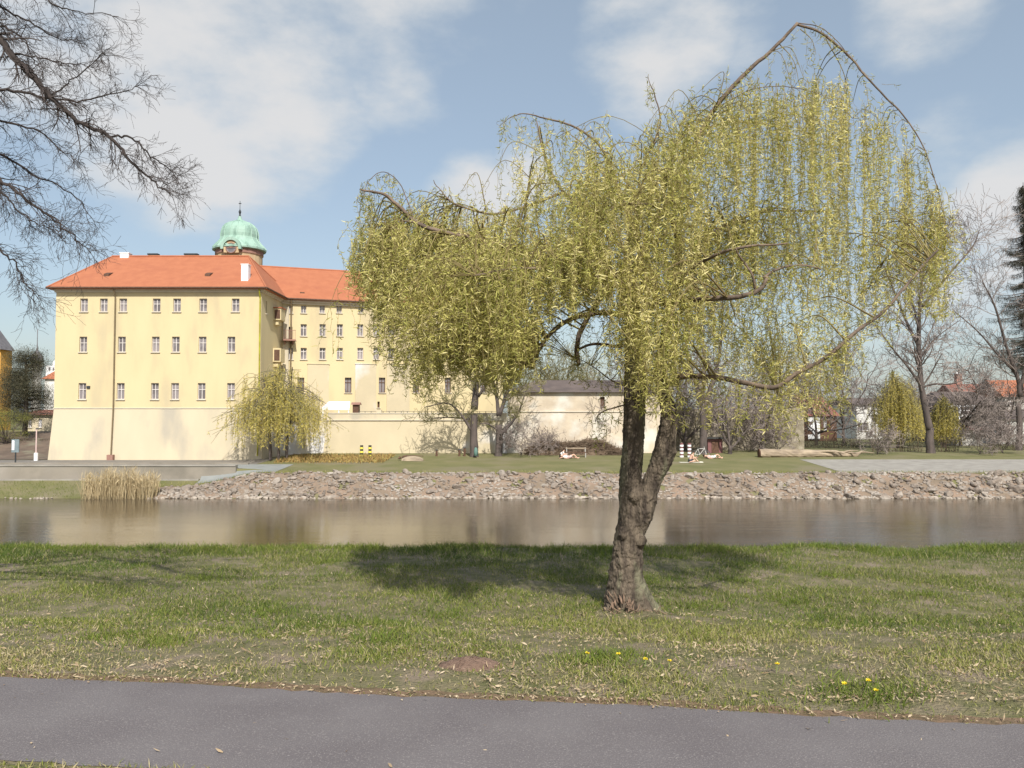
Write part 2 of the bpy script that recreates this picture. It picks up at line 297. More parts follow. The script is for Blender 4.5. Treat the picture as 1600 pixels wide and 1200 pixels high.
# ------------------------------------------------------------------ foreground grass, litter
def grass():
    rng = np.random.default_rng(11); g = Geo()
    N = 400000
    # sample depth with density falling off
    Y = 3.0+12.2*rng.random(N)**1.25; hw = Y*.68+.4; X = (rng.random(N)*2-1)*hw
    e = pathedge(X); keep = (Y > e+.015-.05*rng.random(N)) | (Y < e-1.23+.05*rng.random(N))
    d = np.hypot((X-1.25)/1.0, Y-8.35); keep &= ~((d < .42) & (rng.random(N) < .85))
    mh = np.hypot((X+.30)/.22, (Y-5.76)/.14); keep &= mh > 1
    patch = vnoise(X, Y, 1.6, 4)+.6*vnoise(X, Y, 4.3, 8)+.3*vnoise(X, Y, 11, 6)
    near = 1-ss(5, 8.8, Y)
    dens = np.clip(.66+.55*patch-.40*near, .14, 1); keep &= rng.random(N) < dens
    X, Y, patch, near = X[keep], Y[keep], patch[keep], near[keep]; N = len(X)
    B = np.stack([X, Y, nz(X, Y)-.005], -1)
    D = np.stack([rng.normal(size=N)*.55, rng.normal(size=N)*.55, np.full(N, 1.)], -1)
    lush = np.clip(.5+.5*vnoise(X, Y, 1.6, 4), 0, 1)
    crest = ss(11.5, 14, Y)
    L = (.032+.055*rng.random(N)**1.5)*(.65+.7*lush)*(1-.35*near)*(1+.7*crest)
    yel = vnoise(X, Y, .8, 12)
    t = np.clip(.42+.24*rng.normal(size=N)+.24*near-.2*lush*(1-near)+.2*yel-.2*crest, 0, .99)
    t = np.where(rng.random(N) < .07+.2*near*np.clip(.8-patch, .2, 1.6), 1, t)
    leaves(g, B, D, L, .004+.0045*rng.random(N)**2, rng.uniform(.2, 1.8, N), rng, seg=2, tint=t)
    o = g.build('grass', M['grass']); tag(o, kind='stuff', label='short spring grass on the near river bank', cat='grass')
    # tufts
    # dry leaves
    g = Geo(); N = 26000
    Y = 5+9*rng.random(N)**1.6; X = (rng.random(N)*2-1)*(Y*.66)
    cl = vnoise(X, Y, 2.2, 21)+.5*vnoise(X, Y, 6, 5)
    keep = (Y > pathedge(X)+.02) & (rng.random(N) < np.clip(.5+.7*cl, .12, 1)*(1-.65*ss(7, 11, Y)))
    X, Y = X[keep], Y[keep]
    # litter around trunk foot
    n2 = 160; a = rng.random(n2)*6.28; r = .25+.55*rng.random(n2); X = np.append(X, 1.45+np.cos(a)*r*1.2); Y = np.append(Y, 8.15+np.sin(a)*r*.5)
    # litter on path edge
    n3 = 420; xe = rng.uniform(-4, 4, n3); X = np.append(X, xe); Y = np.append(Y, pathedge(xe)+rng.normal(size=n3)*.03+.02)
    n4 = 45; xe = rng.uniform(-4, 4, n4); X = np.append(X, xe); Y = np.append(Y, pathedge(xe)-rng.random(n4)*1.1)
    N = len(X); B = np.stack([X, Y, np.maximum(nz(X, Y), 0*(X)+nz(X, Y))+.018], -1)
    D = np.stack([rng.normal(size=N), rng.normal(size=N), .18*rng.normal(size=N)+.1], -1)
    leaves(g, B, D, .014+.04*rng.random(N)**2.4, .004+.012*rng.random(N)**1.5, rng.uniform(-.9, .9, N), rng, seg=2, cdir=np.tile([0, 0, 1.], (N, 1))+.3*rng.normal(size=(N, 3)), tint=rng.random(N)**.8)
    tag(g.build('fallen_leaves', M['litter']), kind='stuff', label='dry fallen leaves scattered through the near grass', cat='leaves')
grass()
# clover-like broad-leaf patches and coarse tufts
def tufts():
    rng = np.random.default_rng(5); g = Geo()
    spots = [(x, y) for x, y in [(600, 1000), (930, 1030), (960, 1020), (1090, 945), (1230, 935), (1000, 905), (1150, 905), (1340, 1085), (1370, 1075), (250, 1000), (180, 990), (420, 960), (700, 960), (1450, 930), (1300, 900), (320, 900), (510, 880)]]
    for px, py in spots:
        Y = 1.7
        for it in range(12):
            Y = np.interp(0, [0], [Y]); z = float(nz(0, Y)); Y = (CAMZ-z)*F/(py-650)
        c = at(px, py, Y); n = 260
        X = c[0]+rng.normal(size=n)*.16; YY = c[1]+rng.normal(size=n)*.14
        B = np.stack([X, YY, nz(X, YY)-.004], -1); D = np.stack([rng.normal(size=n)*.5, rng.normal(size=n)*.5, np.ones(n)], -1)
        leaves(g, B, D, .05+.06*rng.random(n), .004+.004*rng.random(n), rng.uniform(.3, 1.8, n), rng, seg=3, tint=.1+.35*rng.random(n))
    n = 30000; X = rng.uniform(-11, 11, n); YY = 14.15-abs(rng.normal(size=n))*.5; c_ = np.clip(.5+.9*vnoise(X, YY, 2.6, 31)+.5*vnoise(X, YY*0, 6, 3), .05, 1.4); k = rng.random(n) < c_; X, YY, c_ = X[k], YY[k], c_[k]; n = len(X)
    leaves(g, np.stack([X, YY, nz(X, YY)-.01], -1), np.stack([rng.normal(size=n)*.45, rng.normal(size=n)*.4, np.ones(n)], -1), (.05+.09*rng.random(n)**2)*(.6+.6*c_), .005+.005*rng.random(n), rng.uniform(.3, 1.8, n), rng, seg=2, tint=np.clip(.2+.25*rng.random(n)+.1*rng.normal(size=n), 0, 1))
    tag(g.build('grass_tufts', M['grass']), kind='stuff', label='coarser green grass tufts on the near bank', cat='grass')
tufts()
def gpoint(px, py):
    Y = 8.
    for it in range(30): Y = .5*Y+.5*(CAMZ-float(nz((px-800)/F*Y, Y)))*F/(py-650)
    return np.array([(px-800)/F*Y, Y, float(nz((px-800)/F*Y, Y))])
# molehill
p = gpoint(737, 1037); n = 26; prof = [(.001+.2*t, 0) for t in np.linspace(0, 1, 7)]
g = Geo(); V = []; 
for i in range(9):
    for j in range(n):
        t = i/8; a = j*2*pi/n; r = t*(.24+.03*sin(3*a)); V.append((p[0]+r*cos(a)*1.05, p[1]+r*sin(a)*.75, p[2]-.02+.085*(1-t**2)**1.2+.006*RNG.normal()))
g.add(V, [(i*n+j, i*n+(j+1) % n, (i+1)*n+(j+1) % n, (i+1)*n+j) for i in range(8) for j in range(n)])
tag(g.build('molehill', M['molehill'], smooth=True), 'low molehill of bare reddish soil in the grass near the path', 'molehill')
# dandelions
def dandelion(px, py, label):
    p = gpoint(px, py); r = root('dandelion', p, label, 'flower', 'yellow dandelions in the near grass')
    g = Geo(); tube(g, [p, p+[.004, 0, .03], p+[.006, .002, .055]], .0025, 5); g.build('stem', M['stem'], r)
    g = Geo(); n = 34; rng = np.random.default_rng(int(px)); D = np.stack([rng.normal(size=n), rng.normal(size=n), .4+.5*rng.random(n)], -1)
    leaves(g, np.tile(p+[.006, .002, .055], (n, 1)), D, np.full(n, .019), np.full(n, .007), np.full(n, .3), rng, seg=2); g.build('flower_head', M['petal'], r)
for a in [(1208, 1046, 'lone dandelion in thin grass right of the willow, left of a pair of pale leaves'), (1348, 1072, 'dandelion at the back of the small cluster near the path on the right'), (1360, 1088, 'brightest dandelion at the front of the right cluster near the path'), (1311, 1077, 'dandelion a little left of the right hand cluster'), (963, 1030, 'right dandelion of the pair below the trunk'), (915, 1029, 'left dandelion of the pair below the trunk'), (1042, 1041, 'small dandelion halfway between the trunk pair and the lone one'), (1005, 1038, 'dandelion just right of the bright green weeds below the trunk')]:
    dandelion(*a)

# ------------------------------------------------------------------ trees: generic growth
def grow(rng, p, d, L, r, lev, maxl, out, up=.0, spread=.7, nch=4, segs=5, wob=.18):
    pts = [p]; d = norm(d)
    for i in range(segs):
        d = norm(d+wob*rng.normal(size=3)+np.array([0, 0, up])); pts.append(pts[-1]+d*L/segs)
    pts = np.array(pts); R = r*np.linspace(1, .45, segs+1); out.setdefault(lev, []).append((pts, R))
    if lev >= maxl: return
    for c in range(nch if lev else nch+1):
        t = rng.uniform(.25, 1)*segs; i = min(int(t), segs-1); f = t-i
        q = pts[i]*(1-f)+pts[i+1]*f; dd = norm(pts[i+1]-pts[i]); s = rng.normal(size=3); s = norm(s-(s@dd)*dd)
        grow(rng, q, dd*(1-spread*.6)+s*spread, L*rng.uniform(.45, .72), r*rng.uniform(.34, .52), lev+1, maxl, out, up, spread, nch, segs, wob)
def emit(g, items, n):
    by = {}
    for P, R in items: by.setdefault(len(P), []).append((P, R))
    for k, it in by.items(): tubes_batch(g, np.array([a for a, b in it]), np.array([b for a, b in it]), n)
def bare_tree(base, H, r, label, seed, limbs=None, up=.06, spread=.7, maxl=4, nch=4, twig='baretwig', minr=.012, name='bare_tree', group='bare trees on the far bank', trunkH=.35, lean=(0, 0), bark='barktrunk', buds=0, tr=1.0):
    rng = np.random.default_rng(seed); base = np.array(base, float); rt = root(name, base, label, 'tree', group)
    out = {}
    th = H*trunkH; top = base+np.array([lean[0], lean[1], th]); P = catmull([base-[0, 0, .3], base+[0, 0, .15], base+(top-base)*.5+rng.normal(size=3)*[.1, .1, 0], top], 4)
    R = np.interp(np.linspace(0, 1, len(P)), [0, .12, .35, 1], [r*1.5, r*1.15, r, r*.8])
    g = Geo(); tube(g, P, R, 10, rough=.04, rng=rng)
    starts = []
    if limbs is None:
        k = 4+rng.integers(0, 2)
        for i in range(k):
            a = i*2*pi/k+rng.uniform(-.5, .5); tt = rng.uniform(.72, 1); q = P[int(tt*(len(P)-1))]
            starts.append((q, np.array([cos(a)*spread, sin(a)*spread, rng.uniform(.6, 1.1)]), (H-th)*rng.uniform(.55, .85), r*rng.uniform(.42, .6)))
        starts.append((top, np.array([0, 0, 1.]), (H-th)*.8, r*.65))
        for q, d, L, rr in starts: grow(rng, q, d, L, rr, 0, maxl-1, out, up, spread, nch)
    else:
        for PL, r0, r1 in limbs:
            PL = catmull(PL, 4); RR = np.linspace(r0, r1, len(PL)); tube(g, PL, RR, 8, rough=.04, rng=rng)
            L = np.linalg.norm(np.diff(PL, axis=0), axis=1).sum()
            for c in range(int(5+L*1.6)):
                i = rng.integers(len(PL)//4, len(PL)); q = PL[i]; dd = norm(PL[min(i+1, len(PL)-1)]-PL[max(i-1, 0)]); s = rng.normal(size=3)
                grow(rng, q, dd*.5+norm(s)*.7+[0, 0, .25], rng.uniform(.5, 1)*min(L*.45, H*.22), RR[i]*.45, 1, maxl-1, out, up, spread, nch)
    for lev in out:
        if lev == 0: 
            for P_, R_ in out[0]: tube(g, P_, R_, 7, cap=False, rng=rng)
    g.build('trunk', M[bark], rt, smooth=True)
    g = Geo()
    for lev in sorted(out):
        if lev > 0: emit(g, [(a, np.maximum(b*tr, minr)) for a, b in out[lev]], 4 if lev == 1 else 3)
    if buds:
        ends = np.concatenate([a for a, b in out[max(out)]]); idx = rng.integers(0, len(ends), buds)
        g2 = Geo(); leaves(g2, ends[idx]+.05*rng.normal(size=(buds, 3)), rng.normal(size=(buds, 3))-[0, 0, .4], rng.uniform(.12, .3, buds), rng.uniform(.03, .07, buds), rng.uniform(-1, 1, buds), rng, seg=1)
        g2.build('leaves', M['leaf_green'], rt)
    g.build('crown', M[twig], rt)
    return rt
def weeping(base, H, W, label, seed, r=.25, n=420, m='leaf_far', leafL=.16, leafW=.035, low=.12, trunks=1, name='willow_tree', group='yellow willows on the far bank', dens=1.0, lmax=.9):
    rng = np.random.default_rng(seed); base = np.array(base, float); rt = root(name, base, label, 'tree', group)
    g = Geo(); tops = []
    for k in range(trunks):
        off = np.array([(k-(trunks-1)/2)*.7, 0, 0]); P = catmull([base+off-[0, 0, .3], base+off*1.1+[0, 0, H*.2], base+off*1.6+[rng.normal()*.2, 0, H*.5], base+off*2+[rng.normal()*.3, 0, H*.8]], 4)
        tube(g, P, np.linspace(r, r*.35, len(P))/(1 if trunks == 1 else 1.5), 8, rough=.05, rng=rng); tops.append(P)
    gt = Geo(); gl = Geo(); Bs = []; Ds = []
    ph_ = rng.random(3)*6.28
    for i in range(n):
        a = rng.random()*2*pi; rr = W*.5*rng.random()**.55*(1+.2*sin(2*a+ph_[0])+.2*sin(5*a+ph_[1])); hh = H*(1-.42*(rr/(W*.5))**2)*rng.uniform(.5, 1.0)
        T = base+np.array([cos(a)*rr, sin(a)*rr, hh]); Pk = tops[rng.integers(trunks)]; q = Pk[rng.integers(len(Pk)//2, len(Pk))]
        mid = (q+T)/2+[0, 0, .12*H*rng.random()]
        arc = catmull([q, mid, T], 4); tube(g if i < 24 else gt, arc, np.linspace(.05 if i < 24 else .025, .012, len(arc)), 4, cap=False)
        for s in range(3):
            st = arc[rng.integers(len(arc)//2, len(arc))]+rng.normal(size=3)*[.15, .15, .05]; L = min(rng.uniform(.25, lmax)*H, st[2]-base[2]-low*H*rng.uniform(.5, 2.2))
            if L < .3: continue
            k = 6; t = np.linspace(0, 1, k); out_ = norm(np.array([T[0]-base[0], T[1]-base[1], 0.]))*.25
            P = st+np.outer(t, [0, 0, -L])+np.outer(np.sqrt(t), out_*rng.random())+np.cumsum(rng.normal(size=(k, 3))*[.05, .05, 0], 0)
            tube(gt, P, .009, 3, cap=False)
            nl = int(L/.1*dens); tt = rng.random(nl)*(k-1); ii = np.minimum(tt.astype(int), k-2); ff = (tt-ii)[:, None]
            Bs.append(P[ii]*(1-ff)+P[ii+1]*ff+rng.normal(size=(nl, 3))*.03); dd = rng.normal(size=(nl, 3)); dd[:, 2] -= .9; Ds.append(dd)
    B = np.concatenate(Bs); D = np.concatenate(Ds); N = len(B)
    leaves(gl, B, D, leafL*rng.uniform(.6, 1.3, N), leafW*rng.uniform(.6, 1.2, N), rng.uniform(-1, 1, N), rng, seg=2)
    g.build('trunk', M['barktrunk'], rt, smooth=True); gt.build('crown', M['olivetwig'], rt); gl.build('leaves', M[m], rt)
    return rt

# ------------------------------------------------------------------ hero willow
def hero():
    rng = np.random.default_rng(42); Y0 = 8.7
    base = gpoint(985, 950); base = np.array([at(985, 950, Y0)[0], Y0, float(nz(1.24, Y0))])
    rt = root('willow_tree', base, 'crooked willow with forked trunk and hanging yellow green strands on the near bank', 'tree')
    def PX(lst): return np.array([at(x, y, Y0+d) for x, y, d in lst])
    s = Y0/F
    # trunk
    g = Geo()
    def stem(lst, k=8, n=26, rough=.035):
        P = catmull(PX([(x, y, d) for x, y, w_, d in lst]), k); Wd = catmull([[w_*s/2, 0, 0] for x, y, w_, d in lst], k)[:, 0]
        tube(g, P, np.maximum(Wd, .004), n, rough=rough, rng=rng); return P
    stem([(982, 985, 90, 0), (981, 950, 76, 0), (980, 925, 66, 0), (978, 900, 54, 0), (980, 875, 48, 0), (982, 850, 46, 0), (986, 800, 38, 0), (985, 755, 35, 0), (989, 700, 33, 0), (991, 650, 34, 0), (992, 600, 33, 0), (990, 550, 28, .03), (988, 500, 24, .05), (984, 450, 20, .08), (982, 400, 16, .1), (992, 350, 11, .1), (1010, 300, 7, .1)])
    stem([(992, 845, 18, -.03), (1001, 810, 33, -.04), (1009, 782, 33, -.05), (1017, 757, 29, -.05), (1025, 738, 29, -.06), (1034, 718, 33, -.08), (1039, 695, 31, -.1), (1045, 655, 26, -.12), (1039, 620, 21, -.12), (1030, 580, 18, -.15), (1040, 520, 15, -.2), (1055, 450, 12, -.25), (1060, 380, 8, -.3), (1050, 300, 5, -.3)])
    # buttress roots
    for a, (dx, dy) in enumerate([(-42, 6), (-30, 22), (8, 30), (36, 18), (46, 2), (20, -6)]):
        stem([(985+dx*.25, 905, 18, -.05*(dy > 0)), (985+dx*.6, 938+dy*.4, 20, -.12*(dy > 5)), (985+dx*1.0, 958+dy*.7, 13, -.22*(dy > 5)), (985+dx*1.25, 972+dy, 6, -.3*(dy > 5))], 5, 12)
    # burrs
    for (x, y, w_) in [(1008, 800, 22), (975, 835, 20), (1000, 845, 22), (992, 775, 24), (1050, 705, 16), (975, 880, 24)]:
        stem([(x, y+12, w_*.3, -.07), (x, y, w_, -.1), (x, y-12, w_*.4, -.07)], 4, 10)
    tr = g.build('trunk', M['bark'], rt, smooth=True)
    rm = tr.modifiers.new('remesh', 'REMESH'); rm.mode = 'VOXEL'; rm.voxel_size = .0095; rm.use_smooth_shade = True
    sm = tr.modifiers.new('smooth', 'SMOOTH'); sm.iterations = 2; sm.factor = .6
    tx = bpy.data.textures.new('bark_relief', 'CLOUDS'); tx.noise_scale = .028; tx.noise_depth = 4
    ds = tr.modifiers.new('relief', 'DISPLACE'); ds.texture = tx; ds.strength = .024; ds.mid_level = .5; ds.texture_coords = 'LOCAL'
    # exposed reddish wood at foot
    g = Geo()
    for q in range(13):
        x = rng.uniform(946, 990); y = 925+abs(rng.normal())*9+(x-948)*.35; a = rng.uniform(-.5, .9); l = rng.uniform(5, 12); dd = -.27-.06*(y > 940)
        P = PX([(x-l*sin(a), y-l*cos(a), dd+.05), (x, y, dd), (x+l*sin(a), y+l*cos(a), dd-.01)]); tube(g, catmull(P, 3), np.interp(np.linspace(0, 1, 7), [0, .5, 1], [.3, 1, .3])*rng.uniform(.008, .015), 7, rough=.2, rng=rng)
    for k in range(14):
        x, y = rng.uniform(955, 1045), rng.uniform(940, 965); P = PX([(x, y, -.33), (x+rng.uniform(-8, 8), y+8, -.36), (x+rng.uniform(-16, 22), y+16, -.4)]); tube(g, P, .006, 5)
    g.build('exposed_roots', M['barkred'], rt, smooth=True)
    # limbs: px, py, depth offset ; r0, r1 in metres
    LB = [
     ([(988, 495, .05), (950, 489, -.1), (905, 494, -.2), (870, 510, -.3), (845, 540, -.35), (835, 575, -.35)], .045, .02),
     ([(985, 430, .08), (950, 450, .15), (925, 485, .2), (906, 520, .2), (902, 548, .2), (906, 565, .2)], .05, .028),
     ([(905, 545, .2), (930, 538, .15), (975, 542, .05)], .018, .022),
     ([(984, 440, .08), (930, 415, -.2), (860, 405, -.45), (790, 385, -.6), (720, 368, -.6), (660, 352, -.5), (625, 322, -.5), (600, 303, -.5), (566, 297, -.5)], .055, .012),
     ([(660, 352, -.5), (630, 345, -.6), (607, 357, -.65)], .016, .008),
     ([(650, 352, -.5), (635, 310, -.45), (622, 284, -.4), (600, 268, -.4), (575, 280, -.4), (560, 310, -.4)], .008, .003),
     ([(984, 400, .1), (935, 350, .3), (880, 300, .45), (852, 250, .5), (835, 190, .5)], .045, .008),
     ([(880, 300, .45), (830, 320, .3), (770, 335, .2), (715, 320, .2), (695, 305, .2), (678, 283, .2)], .022, .005),
     ([(992, 350, .1), (965, 290, .3), (940, 230, .5), (900, 197, .6), (850, 180, .6), (810, 172, .6), (780, 190, .6)], .03, .003),
     ([(1005, 320, .1), (1000, 270, .2), (1030, 200, .3), (1022, 150, .3), (1012, 118, .3)], .02, .004),
     ([(990, 420, .1), (1035, 330, .25), (1080, 235, .35), (1112, 175, .35), (1150, 130, .35), (1200, 82, .35), (1245, 38, .3)], .05, .02),
     ([(1245, 38, .3), (1285, 52, .25), (1330, 90, .2), (1350, 115, .15), (1380, 148, .1), (1415, 185, .05), (1445, 235, 0), (1465, 300, -.05), (1478, 370, -.05)], .02, .004),
     ([(1247, 36, .3), (1280, 42, .28), (1300, 58, .22), (1330, 92, .2)], .008, .004),
     ([(1115, 172, .35), (1145, 155, .3), (1180, 138, .2), (1230, 135, .1), (1290, 150, .05), (1330, 185, 0)], .009, .003),
     ([(1105, 200, .35), (1150, 190, .6), (1220, 200, .9), (1290, 240, 1.1)], .02, .004),
     ([(995, 480, .05), (1050, 470, -.6), (1110, 467, -1.1), (1160, 462, -1.3), (1185, 448, -1.35), (1193, 432, -1.35)], .045, .02),
     ([(1180, 452, -1.33), (1176, 430, -1.35), (1163, 408, -1.35), (1150, 390, -1.4)], .018, .01),
     ([(1193, 434, -1.35), (1215, 420, -1.3), (1250, 412, -1.25), (1284, 418, -1.2)], .017, .008),
     ([(1042, 600, -.12), (1070, 588, -.3), (1120, 590, -.6), (1170, 600, -.85), (1212, 606, -1.), (1245, 585, -1.05), (1290, 562, -1.1), (1335, 525, -1.1), (1372, 497, -1.05), (1405, 463, -1.), (1440, 425, -.9), (1468, 398, -.9)], .04, .012),
     ([(1212, 606, .05), (1225, 640, .1), (1240, 665, .1)], .008, .003),
     ([(978, 632, 0), (950, 640, -.05), (935, 648, -.1), (928, 662, -.1)], .012, .006),
     ([(978, 604, 0), (950, 592, .15), (925, 575, .3), (895, 560, .4)], .012, .005),
     ([(1010, 300, .1), (1045, 270, -.9), (1052, 230, -1.0)], .014, .005),
     ([(1022, 352, -.9), (1040, 300, -1.), (1050, 262, -1.)], .01, .006),
     ([(990, 470, 0), (960, 440, -.5), (900, 430, -1.), (820, 420, -1.4), (740, 430, -1.5)], .04, .01),
     ([(1055, 450, -.25), (1080, 420, -.7), (1140, 390, -1.2), (1230, 380, -1.4)], .035, .01),
     ([(990, 460, .1), (950, 420, .7), (880, 400, 1.2), (790, 400, 1.5)], .035, .01),
     ([(1055, 430, -.2), (1120, 360, .5), (1200, 330, 1.0), (1290, 330, 1.3)], .035, .01),
     ([(1060, 380, -.3), (1040, 330, -.9), (990, 320, -1.3), (930, 330, -1.5)], .03, .008),
     ([(985, 440, .1), (1000, 400, .8), (1040, 370, 1.4), (1060, 360, 1.7)], .03, .008),
    ]
    nodes = []
    for lst, r0, r1 in LB:
        P = catmull(PX(lst), 6); P = P+np.cumsum(rng.normal(size=P.shape)*.004, 0)*np.linspace(0, 1, len(P))[:, None]
        R = np.linspace(r0*.72, r1*.8, len(P)); g = Geo(); tube(g, P, R, 9, rough=.06, rng=rng)
        g.build('limb', M['limb'], rt, smooth=True); nodes += list(zip(P[1:], R[1:]))
    NP = np.array([a for a, b in nodes]); NR = np.array([b for a, b in nodes])
    tx_ = [545, 560, 600, 650, 700, 750, 800, 830, 870, 900, 950, 1000, 1050, 1100, 1130, 1160, 1200, 1250, 1300, 1340, 1380, 1420, 1450, 1470, 1490]
    ty_ = [340, 345, 362, 355, 345, 310, 262, 205, 200, 215, 222, 215, 180, 145, 130, 130, 130, 130, 130, 150, 190, 225, 270, 320, 400]
    bx_ = [545, 580, 600, 640, 680, 720, 760, 800, 835, 848, 870, 900, 950, 968, 985, 1010, 1040, 1060, 1090, 1130, 1170, 1210, 1250, 1290, 1330, 1360, 1375, 1400, 1440, 1490]
    by_ = [430, 495, 560, 615, 612, 570, 600, 605, 590, 525, 500, 488, 478, 600, 625, 650, 650, 600, 545, 575, 585, 640, 680, 680, 655, 590, 500, 440, 450, 480]
    cur = [.5]; SP = []; SR = []; Bs = []; Ds = []; gt = Geo(); TT = []
    def strand(p, L, wig=.012, out_=(0, 0, 0), dens=1., r=.0022):
        k = 9; t = np.linspace(0, 1, k)
        a, b = rng.random(2)*6.28; f = rng.uniform(4, 9)
        P = p+np.outer(t, [0, 0, -L])+np.outer(1-np.exp(-4*t), out_)+np.stack([wig*np.sin(f*t*L*3+a)*t**.5, wig*np.cos(f*t*L*3+b)*t**.5, 0*t], -1)+np.cumsum(rng.normal(size=(k, 3))*[.019, .019, 0], 0)
        SP.append(P); SR.append(np.linspace(r, r*.5, k))
        nl = int(L/.0195*dens); tt = rng.random(nl)*(k-1); ii = np.minimum(tt.astype(int), k-2); ff = (tt-ii)[:, None]
        Bs.append(P[ii]*(1-ff)+P[ii+1]*ff); TT.append(np.clip(cur[0]+rng.normal(0, .12)+.24*rng.normal(size=nl), 0, 1))
    def ypx(P):  # pixel of world point
        d = P-np.array([0, 0, CAMZ]); zf = d@FW; return 800+F*(d@RT)/zf, 600-F*(d@UP)/zf
    def cluster(T, ns, dens, Lr, jit=.12, maxc=1.1):
        cur[0] = rng.normal(.5, .17); dist = np.linalg.norm(NP-T, axis=1)+np.where(NP[:, 2] > T[2]+.3, .4, 0); i = int(np.argmin(dist+.1*rng.random(len(dist)))); q = NP[i]
        d = np.linalg.norm(T-q); mid = (q+T)/2+[0, 0, .1+.2*d*rng.random()]+rng.normal(size=3)*.03
        arc = catmull([q, mid, T], 5); tube(gt, arc, np.linspace(min(NR[i]*.7, .011), .003, len(arc)), 5, cap=False)
        o_ = norm((T-q)*[1, 1, 0]+1e-3)*.10
        for k in range(ns):
            st = arc[rng.integers(len(arc)*2//5, len(arc))]+rng.normal(size=3)*[jit, jit, .04]
            x, y = ypx(st); bot = np.interp(x, bx_, by_)+rng.normal()*14
            Lm = (bot-y)*st[1]/F
            L = min(rng.uniform(*Lr), Lm)
            if L < .09: continue
            strand(st, L, out_=o_*rng.random()*(L > .3), dens=dens)
    # volume clusters
    n = 0
    while n < 640:
        x = rng.uniform(566, 1350); u = rng.random(); yt = np.interp(x, tx_, ty_); yb = np.interp(x, bx_, by_)
        y = yt+8+(yb-yt-50)*u**1.0
        if y > yb-25: continue
        if x > 1120 and rng.random() < .5 and y < 330: continue
        if 690 < x < 900 and y < 345 and rng.random() < .85: continue
        if x > 1180 and y < 330: continue
        if x > 1100 and rng.random() < .2+.2*(y > 520): continue
        if x > 1220 and y > 560 and rng.random() < .6: continue
        dm = 1.75*math.sqrt(max(.06, 1-((x-960)/480)**2)); dd = rng.uniform(-dm, dm)
        # keep the long right limbs and the gap under the left limb open
        if x > 1085 and dd < -.5 and y > 330: dd = -dd*.9
        if 845 < x < 975 and y > 470: continue
        T = at(x, y, Y0+dd); cluster(T, 7+rng.integers(0, 4), 1.15 if x < 1150 else .95, (.2, .8)); n += 1
    # right hand curtain : bundles hanging from the arched leader
    for k in range(56):
        x = rng.uniform(1130, 1482); yt = np.interp(x, tx_, ty_); y = yt+abs(rng.normal())*28-4
        if x > 1370 and rng.random() < .45: continue
        if x > 1380: dd = rng.uniform(-.35, .35)
        else: dd = rng.uniform(-.8, 1.1)
        T = at(x, y, Y0+dd)
        dist = np.linalg.norm((NP-T)*[1, .7, 1], axis=1); i = int(np.argmin(dist)); q = NP[i]
        arc = catmull([q, (q+T)/2+[0, 0, .08], T], 5); tube(gt, arc, np.linspace(min(NR[i]*.6, .008), .0025, len(arc)), 5, cap=False)
        wid = rng.choice([.025, .04, .07]); cur[0] = rng.normal(.5, .15); bun = int(rng.integers(5, 13)); ccx = rng.normal(.5, .12)
        for j in range(bun):
            st = arc[rng.integers(len(arc)//2, len(arc))]*.35+T*.65+rng.normal(size=3)*[wid, wid*1.5, .06]
            bot = np.interp(x, bx_, by_) if x < 1370 else 500; Lm = (bot-ypx(st)[1])*st[1]/F
            strand(st, min(rng.uniform(.7, 2.2), Lm), wig=.008, dens=.8, r=.002)
    # strands in front of the fork
    for (x, y, d, n_, L) in [(955, 400, -1.5, 7, .9), (985, 420, -1.5, 10, 1.15), (1010, 430, -1.4, 12, 1.3), (1035, 425, -1.4, 10, 1.25), (970, 360, -1.3, 8, .9), (1060, 440, -1.2, 7, .8), (1100, 470, -1.3, 6, .6), (1000, 350, -1.5, 8, .8), (820, 430, -1.5, 10, .9), (780, 440, -1.6, 9, .9), (860, 400, -1.5, 8, .6), (720, 420, -1.4, 8, .9), (1150, 500, -1., 6, .7)]:
        T = at(x, y, Y0+d); i = int(np.argmin(np.linalg.norm(NP-T, axis=1))); arc = catmull([NP[i], (NP[i]+T)/2+[0, 0, .1], T], 5); tube(gt, arc, np.linspace(.009, .004, len(arc)), 5, cap=False)
        for k in range(n_): strand(T+rng.normal(size=3)*[.09, .06, .05], L*rng.uniform(.6, 1.05), wig=.012, dens=1.1, r=.003)
    F_ = catmull(PX([(1060, 590, -.3), (1120, 590, -.6), (1170, 600, -.85), (1212, 606, -1.), (1245, 585, -1.05), (1290, 562, -1.1), (1335, 525, -1.1), (1372, 497, -1.05), (1405, 463, -1.), (1440, 425, -.9)]), 6)
    for k in range(150):
        cur[0] = rng.normal(.5, .15); q = F_[rng.integers(len(F_))]+rng.normal(size=3)*[.05, .12, 0]
        x_, y_ = ypx(q)
        if rng.random() < .5 and (1225 < x_ < 1300 or x_ > 1360): continue
        if rng.random() < .45: q = q+[0, -.05, rng.uniform(.1, .55)]
        strand(q, rng.uniform(.12, .6)*(1 if x_ < 1330 else .55), dens=.95)
    # sparse lower right drapes
    for k in range(30):
        x = rng.uniform(1360, 1485); y = rng.uniform(330, 440); T = at(x, y, Y0+rng.uniform(-.4, .4)); cluster(T, 4, .6, (.15, .5))
